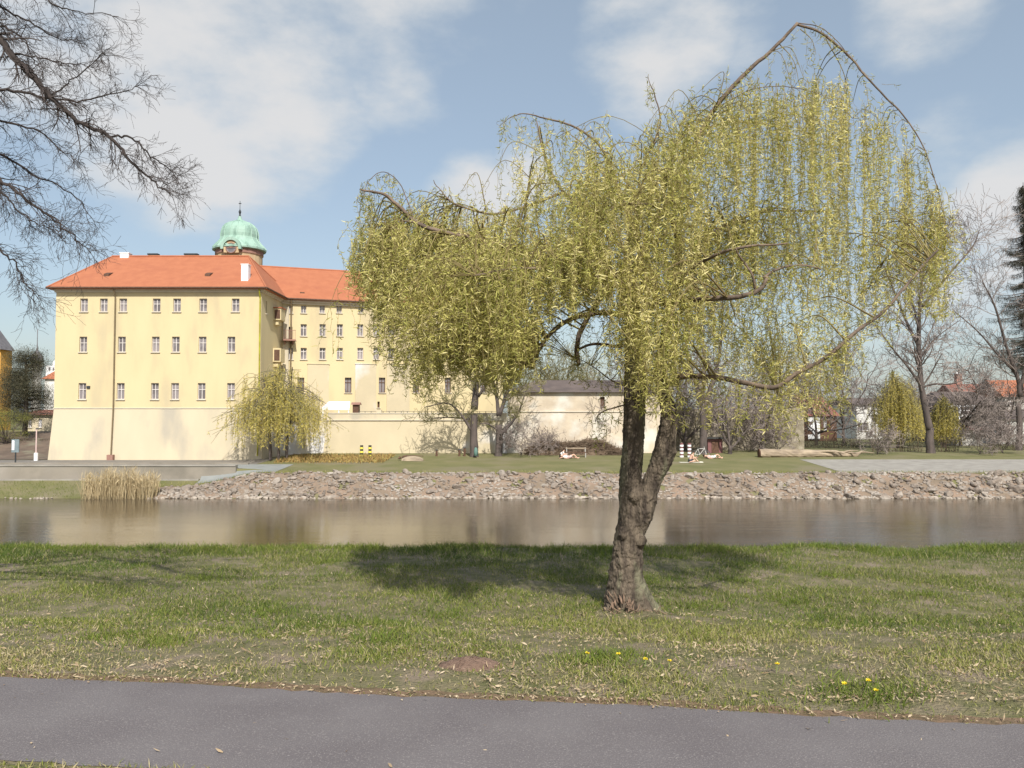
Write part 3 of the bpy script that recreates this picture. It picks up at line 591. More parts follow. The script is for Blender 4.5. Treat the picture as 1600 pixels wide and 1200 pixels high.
    # wisps: top left arcs and lonely strands
    for (x, y, d, L) in [(560, 305, -.4, .7), (548, 400, -.4, .3), (590, 272, -.4, .35), (575, 283, -.4, .3), (600, 300, -.5, .2), (612, 285, -.4, .3), (625, 300, -.4, .35), (505, 480, -.4, .0), (785, 190, .6, .05), (800, 180, .6, .35), (820, 176, .6, .4), (840, 182, .6, .5), (860, 186, .6, .35), (880, 196, .6, .3), (905, 200, .6, .25), (690, 300, .2, .35), (700, 312, .2, .3), (1015, 130, .3, .2), (1022, 155, .3, .3), (1028, 190, .3, .3), (540, 430, -.5, .5), (520, 470, -.7, .55), (530, 450, -.7, .7), (512, 490, -.75, .35)]:
        if L: strand(at(x, y, Y0+d), L, dens=.55)
    tube(gt, catmull(PX([(600, 380, -.6), (560, 400, -.6), (530, 440, -.7), (512, 490, -.75)]), 4), np.linspace(.006, .002, 13), 4)
    # thin arcing twigs on top
    for (a_, b_, c_) in [((930, 240, .5), (880, 205, .6), (862, 230, .6)), ((1080, 235, .3), (1040, 165, .3), (1000, 215, .3)), ((1100, 200, .3), (1060, 140, .2), (1020, 205, .2)), ((1120, 165, .3), (1130, 112, .2), (1085, 150, .2)), ((760, 330, .2), (745, 270, .2), (720, 300, .2)), ((850, 300, .4), (790, 250, .4), (750, 300, .4)), ((850, 240, .5), (800, 222, .5), (775, 270, .5)), ((1165, 115, .35), (1215, 80, .3), (1240, 145, .3)), ((1200, 82, .35), (1235, 75, .3), (1255, 120, .3)), ((1250, 45, .3), (1268, 62, .3), (1275, 85, .3)), ((1215, 66, .35), (1240, 95, .3), (1250, 140, .3)), ((1290, 60, .3), (1320, 120, .3), (1315, 165, .3)), ((980, 260, .3), (930, 190, .4), (890, 235, .4)), ((1000, 300, -.6), (900, 260, -.8), (860, 330, -.9))]:
        P = catmull(PX([a_, b_, c_]), 6); tube(gt, P, np.linspace(.006, .002, len(P)), 5)
        for q in P[4::2]: strand(q, rng.uniform(.15, .6), dens=.5, wig=.01)
    # spindly leaves straight on the limbs, upright shoots
    for k in range(500):
        i = rng.integers(len(NP)); 
        if NR[i] < .03: strand(NP[i]+rng.normal(size=3)*.02, rng.uniform(.08, .35), dens=.8)
    gt2 = gt; tubes_batch(gt2, np.array(SP), np.array(SR), 3)
    gt2.build('twigs', M['twig'], rt)
    B = np.concatenate(Bs); TT_ = np.concatenate(TT); N = len(B)
    D = rng.normal(size=(N, 3)); D[:, 2] = D[:, 2]*.6-.25
    gl = Geo(); leaves(gl, B, D, rng.uniform(.03, .095, N), rng.uniform(.005, .0115, N), rng.uniform(.8, 2.9, N)*rng.choice([-1, 1], N), rng, seg=3, tint=TT_)
    gl.build('leaves', M['leaf'], rt)
    print('HERO strands', len(SP), 'leaves', N)
hero()

# ------------------------------------------------------------------ overhead bare tree, top left
def overhead():
    rng = np.random.default_rng(3); Y0 = 7.2; b = np.array([-7.6, 6.4, 0.]); b[2] = float(nz(b[0], b[1]))
    rt = root('bare_tree', b, 'bare tree whose dark twiggy branches reach in at the top left', 'tree')
    g = Geo(); P = catmull([b-[0, 0, .2], b+[.05, 0, 2], b+[.1, .1, 4.2], b+[-.1, .1, 6.5]], 6); tube(g, P, np.linspace(.26, .10, len(P)), 16, rough=.04, rng=rng); g.build('trunk', M['barktrunk'], rt, smooth=True)
    L = [([(-140, -60), (-60, 0), (0, 62), (40, 110), (78, 150), (120, 190), (172, 214), (210, 258), (242, 286), (266, 302)], .030, .004),
         ([(172, 214), (205, 216), (232, 240), (256, 258), (284, 276)], .008, .002),
         ([(-150, 60), (-60, 120), (0, 138), (60, 150), (130, 158), (190, 142), (228, 132)], .016, .002),
         ([(-150, 140), (-50, 175), (0, 190), (60, 205), (100, 240), (135, 256)], .014, .002),
         ([(-160, 160), (-60, 215), (0, 240), (50, 270), (110, 300), (150, 352)], .016, .002),
         ([(-160, 200), (-60, 262), (0, 282), (40, 310), (85, 345), (120, 375), (142, 396)], .018, .002),
         ([(-150, 300), (-50, 360), (0, 392), (25, 415), (40, 442), (55, 462)], .011, .002),
         ([(-100, -90), (0, -40), (70, 0), (112, 16), (186, 26)], .012, .002),
         ([(-100, -60), (0, 10), (40, 30), (90, 60), (130, 62)], .012, .002),
         ([(78, 150), (120, 120), (160, 85), (170, 92)], .006, .002),
         ([(20, 85), (60, 90), (110, 100), (160, 104)], .006, .002),
         ([(-160, 320), (-60, 300), (0, 300), (30, 330), (60, 350), (100, 360)], .011, .002),
         ([(-120, -40), (-40, 30), (0, 40), (35, 60), (50, 90), (70, 120)], .012, .002)]
    gt = Geo(); out = {}
    for k, (lst, r0, r1) in enumerate(L):
        dd = (k % 5-2)*.28; Pn = np.array([at(x, y, Y0+dd+.0006*x) for x, y in lst])
        if lst[0][0] < 0: Pn = np.vstack([P[8+(k % 8)], Pn])
        Q = catmull(Pn, 6); Q += rng.normal(size=Q.shape)*.008; R = np.linspace(r0*1.35, r1, len(Q)) if lst[0][0] >= 0 else np.concatenate([np.linspace(.05, r0*1.2, 7), np.linspace(r0*1.15, r1, len(Q)-7)])
        g = Geo(); tube(g, Q, R, 7, rough=.05, rng=rng); g.build('branch', M['darktwig'], rt, smooth=True)
        for i in range(6, len(Q)-1):
            if Q[i][0] < -5.4: continue
            for c in range(1+int(rng.random() < .35)):
                dn = norm(Q[i+1]-Q[i]); s = rng.normal(size=3)*[.8, .8, .8]+[.15, 0, -.25]
                grow(rng, Q[i], dn*.75+s*.5, rng.uniform(.10, .32), max(R[i]*.4, .003), 0, 2, out, -.06, .6, 3, 4, .2)
    for lev in out: emit(gt, [(a, np.maximum(b_, .0012)) for a, b_ in out[lev]], 3)
    gt.build('twigs', M['darktwig'], rt)
    ends = np.concatenate([a[2:] for a, b_ in out[2]]); idx = rng.integers(0, len(ends), 2200); n = len(idx)
    gb = Geo(); leaves(gb, ends[idx], rng.normal(size=(n, 3))-[0, 0, .3], rng.uniform(.015, .04, n), rng.uniform(.004, .009, n), rng.uniform(-1, 1, n), rng, seg=1); gb.build('buds', M['darktwig'], rt)
overhead()

# ------------------------------------------------------------------ castle
def wallholes(name, P0, u, W, z0, z1, holes, m, parent, depth=.22, n=None, edge=True):
    """vertical wall from P0 (x,y) along unit u for W, with rectangular openings (u0,u1,z0,z1) and reveals"""
    u = np.array(u, float); nn = np.array([u[1], -u[0]]) if n is None else np.array(n)   # outward normal
    us = sorted({0., W, *[round(h[0], 4) for h in holes], *[round(h[1], 4) for h in holes]}); zs = sorted({z0, z1, *[round(h[2], 4) for h in holes], *[round(h[3], 4) for h in holes]})
    g = Geo(); pt = lambda a, z, d=0: (P0[0]+u[0]*a-nn[0]*d, P0[1]+u[1]*a-nn[1]*d, z)
    V = []; Fc = []
    for i in range(len(us)-1):
        for j in range(len(zs)-1):
            cu, cz = (us[i]+us[i+1])/2, (zs[j]+zs[j+1])/2
            if any(h[0] < cu < h[1] and h[2] < cz < h[3] for h in holes): continue
            k = len(V); V += [pt(us[i], zs[j]), pt(us[i+1], zs[j]), pt(us[i+1], zs[j+1]), pt(us[i], zs[j+1])]; Fc.append((k, k+1, k+2, k+3))
    for h in holes:
        a, b, c, d = h; k = len(V)
        V += [pt(a, c), pt(b, c), pt(b, d), pt(a, d), pt(a, c, depth), pt(b, c, depth), pt(b, d, depth), pt(a, d, depth)]
        Fc += [(k, k+1, k+5, k+4), (k+1, k+2, k+6, k+5), (k+2, k+3, k+7, k+6), (k+3, k, k+4, k+7)]
    g.add(V, Fc); return g.build(name, m, parent)
def window(P0, u, h, parent, depth=.2, glass='glass', frame='frame', cross=.62, fw=.05, mull=True, sill=True):
    u = np.array(u, float); nn = np.array([u[1], -u[0]]); ang = math.atan2(u[1], u[0]); a, b, c, d = h
    def P(x, z, dd): return (P0[0]+u[0]*x-nn[0]*dd, P0[1]+u[1]*x-nn[1]*dd, z)
    g = Geo(); dp = depth-.05; T = .07
    def bar(x0, x1, z0, z1, dd=dp, t=T): box(g, P((x0+x1)/2, (z0+z1)/2, dd), (x1-x0, t, z1-z0), ang)
    bar(a+.003, a+fw, c+.003, d-.003); bar(b-fw, b-.003, c+.003, d-.003); bar(a+fw, b-fw, c+.003, c+fw); bar(a+fw, b-fw, d-fw, d-.003)
    if mull: bar((a+b)/2-.03, (a+b)/2+.03, c+fw, d-fw, dp-.01); zz = c+(d-c)*cross; bar(a+fw, (a+b)/2-.03, zz-.03, zz+.03, dp-.006); bar((a+b)/2+.03, b-fw, zz-.03, zz+.03, dp-.006)
    w = g.build('window', M[frame], parent); w['_o'] = parent['_o']
    g = Geo(); box(g, P((a+b)/2, (c+d)/2, dp+.03), (b-a-.02, .02, d-c-.02), ang)
    g.build('pane', M[glass], w)
    if sill:
        g = Geo(); box(g, P((a+b)/2, c-.04, -.04), (b-a+.16, .14, .075), ang); g.build('sill', M['cornice'], w)
    return w
def zat(y, Y): return float(at(800, y, Y)[2])
def castle_left():
    Y = 77.; X0 = at(85, 600, Y)[0]; X1 = at(407, 600, Y)[0]; zb = -2.6; zm = zat(638, Y); ze = zat(457, Y); zt = zat(450.5, Y)
    rt = root('castle_wing', ((X0+X1)/2, Y+6, -2.35), 'tall square yellow castle wing with orange hipped roof at the left', 'castle wing')
    rows = [(466.5, 487, [128, 159, 189.5, 242, 274, 315, 366]), (526, 550, [128, 188.5, 241.5, 273, 315, 360]), (598.5, 624, [128, 188, 241.5, 273, 314.5, 360.5])]
    holes = []
    for yt, yb, xsx in rows:
        for x in xsx: u0 = at(x-6, 640, Y)[0]-X0; u1 = at(x+6, 640, Y)[0]-X0; holes.append((u0, u1, zat(yb, Y), zat(yt, Y)))
    rng = np.random.default_rng(1)
    wallholes('wall', (X0, Y), (1, 0), X1-X0, zm, ze, holes, M['yellow'], rt, depth=.25)
    for k, h in enumerate(holes): window((X0, Y), (1, 0), h, rt, .25, glass=('glass2' if rng.random() < .3 else 'glass'), cross=.6)
    # side walls
    YB = 90.
    # right side: openings
    hs = [(4.0, 4.9, zat(498, 81.5), zat(484, 81.5)), (4.0, 4.9, zat(562, 81.5), zat(546, 81.5)), (1.4, 1.75, zat(490, 78.5), zat(470, 78.5))]
    wallholes('wall', (X1, Y), (0, 1), YB-Y, zm, ze, hs, M['yellow'], rt, depth=.25)
    for h in hs: window((X1, Y), (0, 1), h, rt, .25, glass='glass', frame='brown', mull=False)
    wallholes('wall', (X0, YB), (0, -1), YB-Y, zm, ze, [], M['yellow'], rt)
    wallholes('wall', (X1, YB), (-1, 0), X1-X0, zm, ze, [], M['yellow'], rt)
    # battered plinth
    b = .32; V = [(X0-b, Y-b, zb), (X1+b, Y-b, zb), (X1+b, YB+b, zb), (X0-b, YB+b, zb), (X0, Y, zm), (X1, Y, zm), (X1, YB, zm), (X0, YB, zm)]
    mk(V, BOXF, 'plinth', M['plinth'], rt)
    g = Geo(); bx(g, X0-.06, X1+.06, Y-.06, Y+.05, zm-.02, zm+.06); g.build('string_course', M['cornice'], rt)
    # cornice
    g = Geo(); bx(g, X0-.12, X1+.12, Y-.12, YB+.12, ze, ze+.18); bx(g, X0-.3, X1+.3, Y-.3, YB+.3, ze+.18, zt); g.build('cornice', M['cornice'], rt)
    # roof
    o = .6; YR = 83.5; zr = zat(401, YR); XL = at(171, 640, YR)[0]; XR = at(386, 640, YR)[0]
    V = [(X0-o, Y-o, zt), (X1+o, Y-o, zt), (X1+o, YB+o, zt), (X0-o, YB+o, zt), (XL, YR, zr), (XR, YR, zr)]
    V2 = [(x, y, z-.12) for x, y, z in V[:4]]
    r = mk(V+V2, [(0, 1, 5, 4), (1, 2, 5), (2, 3, 4, 5), (3, 0, 4), (6, 7, 1, 0), (7, 8, 2, 1), (8, 9, 3, 2), (9, 6, 0, 3), (9, 8, 7, 6)], 'roof', M['tile'], rt); r['_o'] = rt['_o']
    g = Geo(); tube(g, [(XL, YR, zr+.03), (XR, YR, zr+.03)], .11, 8); tube(g, [V[0], V[4]], .09, 8); tube(g, [V[1], V[5]], .09, 8); tube(g, [V[2], V[5]], .09, 8); g.build('ridge_tiles', M['tile'], r)
    # gutter
    g = Geo(); tube(g, [(X0-o-.02, Y-o-.06, zt-.03), (X1+o+.02, Y-o-.06, zt-.03)], .09, 8); tube(g, [(X1+o+.06, Y-o-.06, zt-.03), (X1+o+.06, YB, zt-.03)], .09, 8); g.build('gutter', M['brown'], rt)
    # roof pieces
    def rz(x, y): return zt+(zr-zt)*(y-(Y-o))/(YR-(Y-o))
    def chim(px0, px1, pyt, pyb, Yc, dep, name='chimney'):
        a = at(px0, pyt, Yc); b_ = at(px1, pyb, Yc); g = Geo(); bx(g, a[0], b_[0], Yc, Yc+dep, b_[2]-.5, a[2]); bx(g, a[0]-.05, b_[0]+.05, Yc-.05, Yc+dep+.05, a[2], a[2]+.08); c = g.build(name, M['white'], r); return c
    chim(187.5, 200.5, 395.5, 407, 83.2, .8); chim(377, 387.5, 413.5, 440, 77.8, .7)
    for px, py in ((170, 432), (327, 431)):
        yy = 79.3; a = at(px, py, yy); g = Geo(); V = [(a[0]-.25, yy-.5, rz(0, yy-.5)+.0), (a[0]+.25, yy-.5, rz(0, yy-.5)), (a[0]+.25, yy-.5, rz(0, yy-.5)+.24), (a[0]-.25, yy-.5, rz(0, yy-.5)+.24), (a[0]+.3, yy+.3, rz(0, yy+.3)+.02), (a[0]-.3, yy+.3, rz(0, yy+.3)+.02)]
        g.add(V, [(0, 1, 2, 3), (3, 2, 4, 5), (1, 4, 2), (0, 3, 5)]); g.build('roof_vent', M['brown'], r)
    for px0, px1 in ((230, 246), (287, 308)):
        a = at(px0, 396.5, 84.2); b_ = at(px1, 398, 84.2); g = Geo(); bx(g, a[0], b_[0], 84.2, 84.8, b_[2], a[2]+.05); 
        bx(g, a[0]+.1, a[0]+.2, 84.4, 84.5, zr-.6, b_[2]); bx(g, b_[0]-.2, b_[0]-.1, 84.4, 84.5, zr-.6, b_[2]); g.build('roof_walkway', M['iron'], r)
    # downpipes
    def pipe(px, yt, yb, m, r_=.07):
        x = at(px, 640, Y)[0]; g = Geo(); zt_, zmid, zb_ = zat(yt, Y), zm, zat(yb, Y)
        tube(g, [(x, Y-.5, zt-.05), (x, Y-.42, zt-.35), (x, Y-.14, ze-.5), (x, Y-.14, zmid), (x, Y-.14-b, zb_)], r_, 8); g.build('downpipe', M[m], rt)
    pipe(178, 460, 719, 'pipe', .065); pipe(405.2, 460, 712, 'pipegreen', .07)
    g = Geo(); x = at(175, 640, Y)[0]; box(g, (x+.2, Y-b-.2, -2.1), (.55, .4, .5)); g.build('pipe_base', M['sandred'], rt)
    g = Geo(); a = at(138.5, 605, Y); bx(g, a[0]-.15, a[0]+.15, Y-.1, Y+.02, a[2]-.12, a[2]+.12); g.build('wall_vent', M['iron'], rt)
    # oriel boxes on the right side
    for yt, yb in ((486, 501), (548, 566)):
        zc0, zc1 = zat(yb, 81.6), zat(yt, 81.6); g = Geo(); bx(g, X1+.002, X1+.75, 80.9, 82.4, zc0, zc1+.2)
        bx(g, X1+.002, X1+.45, 81.1, 82.2, zc0-.45, zc0); og = g.build('oriel', M['yellow'], rt); og['_o'] = rt['_o']
        g = Geo(); bx(g, X1+.12, X1+.66, 80.87, 80.9, zc0+.12, zc1+.05); g.build('pane', M['brown'], og)
    g = Geo(); bx(g, X1+.002, X1+.82, 80.8, 82.5, zat(486, 81.6)+.2, zat(486, 81.6)+.3); g.build('oriel_roof', M['tile'], rt)
castle_left()
A_ = np.array([-23.35, 83.9]); B_ = np.array([-1.0, 91.95]); UW = (B_-A_)/np.linalg.norm(B_-A_); NW = np.array([UW[1], -UW[0]]); WW = np.linalg.norm(B_-A_)
def onwall(px, py, off=0.):
    d = ray(px, py); P0 = A_+NW*off; t = ((P0-np.zeros(2))@NW)/(d[:2]@NW); P = np.array([0, 0, CAMZ])+d*t
    return float((P[:2]-P0)@UW), float(P[2])
def castle_right():
    ze = onwall(432, 474)[1]; zt = ze+.5; zb = -2.2
    rt = root('castle_wing', (*(A_+B_)/2, -2.), 'long yellow castle wing with four window rows behind the terrace wall', 'castle wing')
    def H(px, yt, yb, w): 
        u, _ = onwall(px, (yt+yb)/2); _, z1 = onwall(px, yt); _, z0 = onwall(px, yb); hw = w/2*88/1300; return (u-hw, u+hw, z0, z1)
    r1 = [453, 474.5, 503.5, 530, 564, 590, 612, 640, 664, 690, 716, 742, 766]; r2 = [474.5, 504, 531, 563, 588, 612, 640, 664, 690, 716, 742, 766]; r3 = [453, 474.5, 504, 531, 563, 588, 611, 640, 664, 690, 716, 742, 766]; r4 = [470, 544, 597, 650, 700, 755]
    holes = []; kinds = []
    for x in r1: holes.append(H(x, 477.3, 489, 8)); kinds.append('a')
    for x in r2: holes.append(H(x, 506.5, 525, 9)); kinds.append('b')
    for x in r3: holes.append(H(x, 543.5, 561.5, 9)); kinds.append('b')
    for x in r4: holes.append(H(x, 590, 613.5, 10)); kinds.append('d')
    holes.append(H(591.5, 627.5, 637, 3.5)); kinds.append('c'); holes.append(H(452, 510.5, 530, 9)); kinds.append('c')
    wallholes('wall', A_, UW, WW, zb, ze, holes, M['yellow'], rt, depth=.3)
    rng = np.random.default_rng(2)
    for h, k in zip(holes, kinds): window(A_, UW, h, rt, .3, glass={'a': 'glass', 'b': 'glass', 'c': 'brown', 'd': 'glass'}[k] if rng.random() > .25 or k in 'cd' else 'glass2', frame='brown' if k in 'cd' else 'frame', mull=k != 'c', cross=.68)
    # other three walls
    BK = 13.; Bp = B_-NW*BK; Ap = A_-NW*BK
    wallholes('wall', B_, -NW, BK, zb, ze, [], M['yellow'], rt); wallholes('wall', Bp, -UW, WW, zb, ze, [], M['yellow'], rt)
    ang = math.atan2(UW[1], UW[0])
    def P3(u, z, off): q = A_+UW*u+NW*off; return (q[0], q[1], z)
    g = Geo(); box(g, P3(WW/2, ze+.1, .02), (WW+.1, .3, .2), ang); box(g, P3(WW/2, ze+.35, .1), (WW+.3, .6, .3), ang); g.build('cornice', M['cornice'], rt)
    o = .55; zr = zat(418.5, 90.4)
    V = [P3(-4.2, zt, o), P3(WW+o, zt, o), P3(WW+o, zt, -BK-o), P3(-4.2, zt, -BK-o), P3(-4.2, zr, -6.5), P3(WW-4, zr, -6.5)]
    V2 = [(x, y, z-.12) for x, y, z in V[:4]]
    V[0] = P3(-.1, zt, o); V2[0] = P3(-.1, zt-.12, o)
    r = mk(V+V2, [(0, 1, 5, 4), (1, 2, 5), (2, 3, 4, 5), (3, 0, 4), (6, 7, 1, 0), (7, 8, 2, 1), (8, 9, 3, 2), (9, 8, 7, 6)], 'roof', M['tile'], rt); r['_o'] = rt['_o']
    g = Geo(); tube(g, [V[4], V[5]], .11, 8); tube(g, [V[1], V[5]], .09, 8); g.build('ridge_tiles', M['tile'], r)
    g = Geo(); tube(g, [P3(0, zt-.03, o+.07), P3(WW+o, zt-.03, o+.07)], .09, 8); g.build('gutter', M['brown'], rt)
    u, z = onwall(464, 452); g = Geo(); box(g, P3(u+.6, zt+.75, -.9), (.45, .5, .25), ang); g.build('roof_vent', M['brown'], r)
    # pilaster and pipe
    u0, _ = onwall(434, 520); g = Geo(); box(g, P3(.45, (zb+ze)/2, .09), (.55, .18, ze-zb-.6), ang); g.build('pilaster', M['plinth'], rt)
    g = Geo(); tube(g, [P3(.95, zt-.1, .55), P3(.95, ze-.4, .15), P3(.95, zb+.4, .15)], .08, 8); g.build('downpipe', M['pipe'], rt)
    # balcony
    u, z = onwall(451, 531.5); g = Geo(); box(g, P3(u, z-.06, .55), (1.25, 1.1, .14), ang); box(g, P3(u-.4, z-.3, .3), (.12, .6, .3), ang); box(g, P3(u+.4, z-.3, .3), (.12, .6, .3), ang)
    for k in range(9): box(g, P3(u-.56+k*.14, z+.45, 1.05), (.025, .025, .9), ang)
    box(g, P3(u, z+.92, 1.05), (1.2, .05, .05), ang); g.build('balcony', M['sandred'], rt)
    # raised flat panels
    for x0, x1 in ((480, 514), (555, 588), (604, 640)):
        a, _ = onwall(x0, 600); b, z1 = onwall(x1, 569.5); g = Geo(); box(g, P3((a+b)/2, (z1+zb)/2, .04), (b-a, .08, z1-zb), ang); box(g, P3((a+b)/2, z1+.03, .07), (b-a+.1, .14, .06), ang); g.build('buttress_panel', M['terrace'], rt)
castle_right()
def terrace():
    Y = 80.; X0 = at(512, 640, Y)[0]; X1 = at(792, 640, Y)[0]; zb = -2.3; zl = zat(657, Y); zt = zat(645, Y)
    rt = root('terrace_wall', ((X0+X1)/2, Y, -1.9), 'long cream terrace retaining wall below the right castle wing', 'wall')
    g = Geo(); V = [(X0-.4, Y-.25, zb), (X1, Y-.25, zb), (X1, Y+3, zb), (X0-.4, Y+3, zb), (X0, Y, zl), (X1, Y, zl), (X1, Y+3, zl), (X0, Y+3, zl)]; g.add(V, BOXF); g.build('lower_wall', M['terrace'], rt)
    g = Geo(); bx(g, X0, X1, Y+.02, Y+.3, zl+.06, zt-.08); g.build('parapet', M['plinth'], rt)
    g = Geo(); bx(g, X0-.05, X1, Y-.12, Y+.36, zl, zl+.06); bx(g, X0-.05, X1, Y-.04, Y+.36, zt-.08, zt); g.build('coping', M['cornice'], rt)
    g = Geo()
    for k in range(24):
        x = X0+3.0+k*(X1-X0-3.3)/24; box(g, (x, Y+.1, zt+.06), (.05, .05, .12))
    bx(g, X0+2.9, X1-.2, Y+.08, Y+.12, zt+.12, zt+.15); tag(g.build('railing', M['iron'], rt))
    x = at(536, 640, Y)[0]; g = Geo()
    bx(g, at(592, 640, Y)[0]-.25, at(592, 640, Y)[0]+.25, Y, Y+.4, zt, zt+.3); g.build('pier', M['plinth'], rt)
    # closing wall between wing corner and terrace
    p0 = at(430, 640, 79.3); mk_ = Geo(); V = [(-23.0, 79.3, zb), (X0-.4, 79.9, zb), (X0-.4, 84, zb), (-23.0, 84, zb), (-23.0, 79.4, 1.2), (X0, 80.0, 1.2), (X0, 84, 1.2), (-23.0, 84, 1.2)]
    mk_.add(V, BOXF); tag(mk_.build('garden_wall', M['terrace']), 'short cream wall between the castle corner and the terrace behind the small willow', 'wall')
    # awning
    a = at(505, 627, 81.2); b = at(548, 637, 81.2); rt2 = root('awning', ((a[0]+b[0])/2, 81.6, zt), 'white fabric awning on posts on the castle terrace', 'awning')
    g = Geo(); V = [(a[0], 80.6, b[2]), (b[0], 80.6, b[2]), (b[0]-.3, 82.4, a[2]), (a[0]+.3, 82.4, a[2])]; V += [(x, y, z-.06) for x, y, z in V]
    g.add(V, [(0, 1, 2, 3), (4, 7, 6, 5), (0, 4, 5, 1), (1, 5, 6, 2), (2, 6, 7, 3), (3, 7, 4, 0)]); bx(g, a[0], b[0], 80.55, 80.6, b[2]-.22, b[2]); g.build('canopy', M['white'], rt2)
    for x in (a[0]+.1, (a[0]+b[0])/2+.3, b[0]-.1): g = Geo(); bx(g, x-.05, x+.05, 80.62, 80.72, zl, b[2]-.05); g.build('post', M['white'], rt2)
    a = at(551, 632, 81.5); b = at(560, 648, 81.5); rt3 = root('garden_shed', ((a[0]+b[0])/2, 82, zl), 'small brown wooden hut beside the white awning', 'shed')
    g = Geo(); bx(g, a[0], b[0], 81.5, 82.3, zl, a[2]); g.build('wall', M['brown'], rt3); g = Geo(); V = [(a[0]-.15, 81.3, a[2]-.02), (b[0]+.15, 81.3, a[2]-.02), (b[0]+.15, 82.5, a[2]-.02), (a[0]-.15, 82.5, a[2]-.02), (a[0]-.15, 81.9, a[2]+.22), (b[0]+.15, 81.9, a[2]+.22)]
    g.add(V, [(0, 1, 5, 4), (2, 3, 4, 5), (0, 4, 3), (1, 2, 5), (3, 2, 1, 0)]); g.build('roof', M['sandred'], rt3)
terrace()
def outbuilding():
    Y = 80.4; X0 = at(793, 640, Y)[0]; X1 = at(1036, 640, Y)[0]; zb = -2.4; zl = zat(643.5, Y); ze = zat(613, Y)
    rt = root('stone_building', ((X0+X1)/2, Y, -1.9), 'low old plastered building with one slit window behind the willow trunk', 'building')
    h = (at(938, 640, Y)[0]-X0, at(945, 640, Y)[0]-X0, zat(638, Y), zat(620, Y)); wallholes('wall', (X0, Y), (1, 0), X1-X0, zl, ze, [h], M['oldwall'], rt, .4)
    window((X0, Y), (1, 0), h, rt, .3, glass='brown', frame='brown', mull=False, sill=False)
    V = [(X0-.1, Y-.4, zb), (X1+.2, Y-.4, zb), (X1+.2, Y+9, zb), (X0-.1, Y+9, zb), (X0, Y-.02, zl), (X1, Y-.02, zl), (X1, Y+9, zl), (X0, Y+9, zl)]; mk(V, BOXF, 'plinth', M['oldwall'], rt)
    g = Geo(); bx(g, X0, X1, Y-.12, Y+.02, zl-.03, zl+.08); g.build('string_course', M['cornice'], rt)
    g = Geo(); bx(g, X0+.004, X0+.2, Y+.01, Y+9, zl, ze); bx(g, X1-.2, X1-.004, Y+.01, Y+9, zl, ze); bx(g, X0+.2, X1-.2, Y+8.8, Y+9, zl, ze); g.build('side_wall', M['oldwall'], rt)
    zr = zat(594, Y+4.5); o = .4; V = [(X0-o, Y-o, ze), (X1+o, Y-o, ze), (X1+o, Y+9.4, ze), (X0-o, Y+9.4, ze), (X0+3, Y+4.5, zr), (X1-2, Y+4.5, zr)]
    mk(V, [(0, 1, 5, 4), (1, 2, 5), (2, 3, 4, 5), (3, 0, 4), (3, 2, 1, 0)], 'roof', M['tiledark'], rt)
outbuilding()
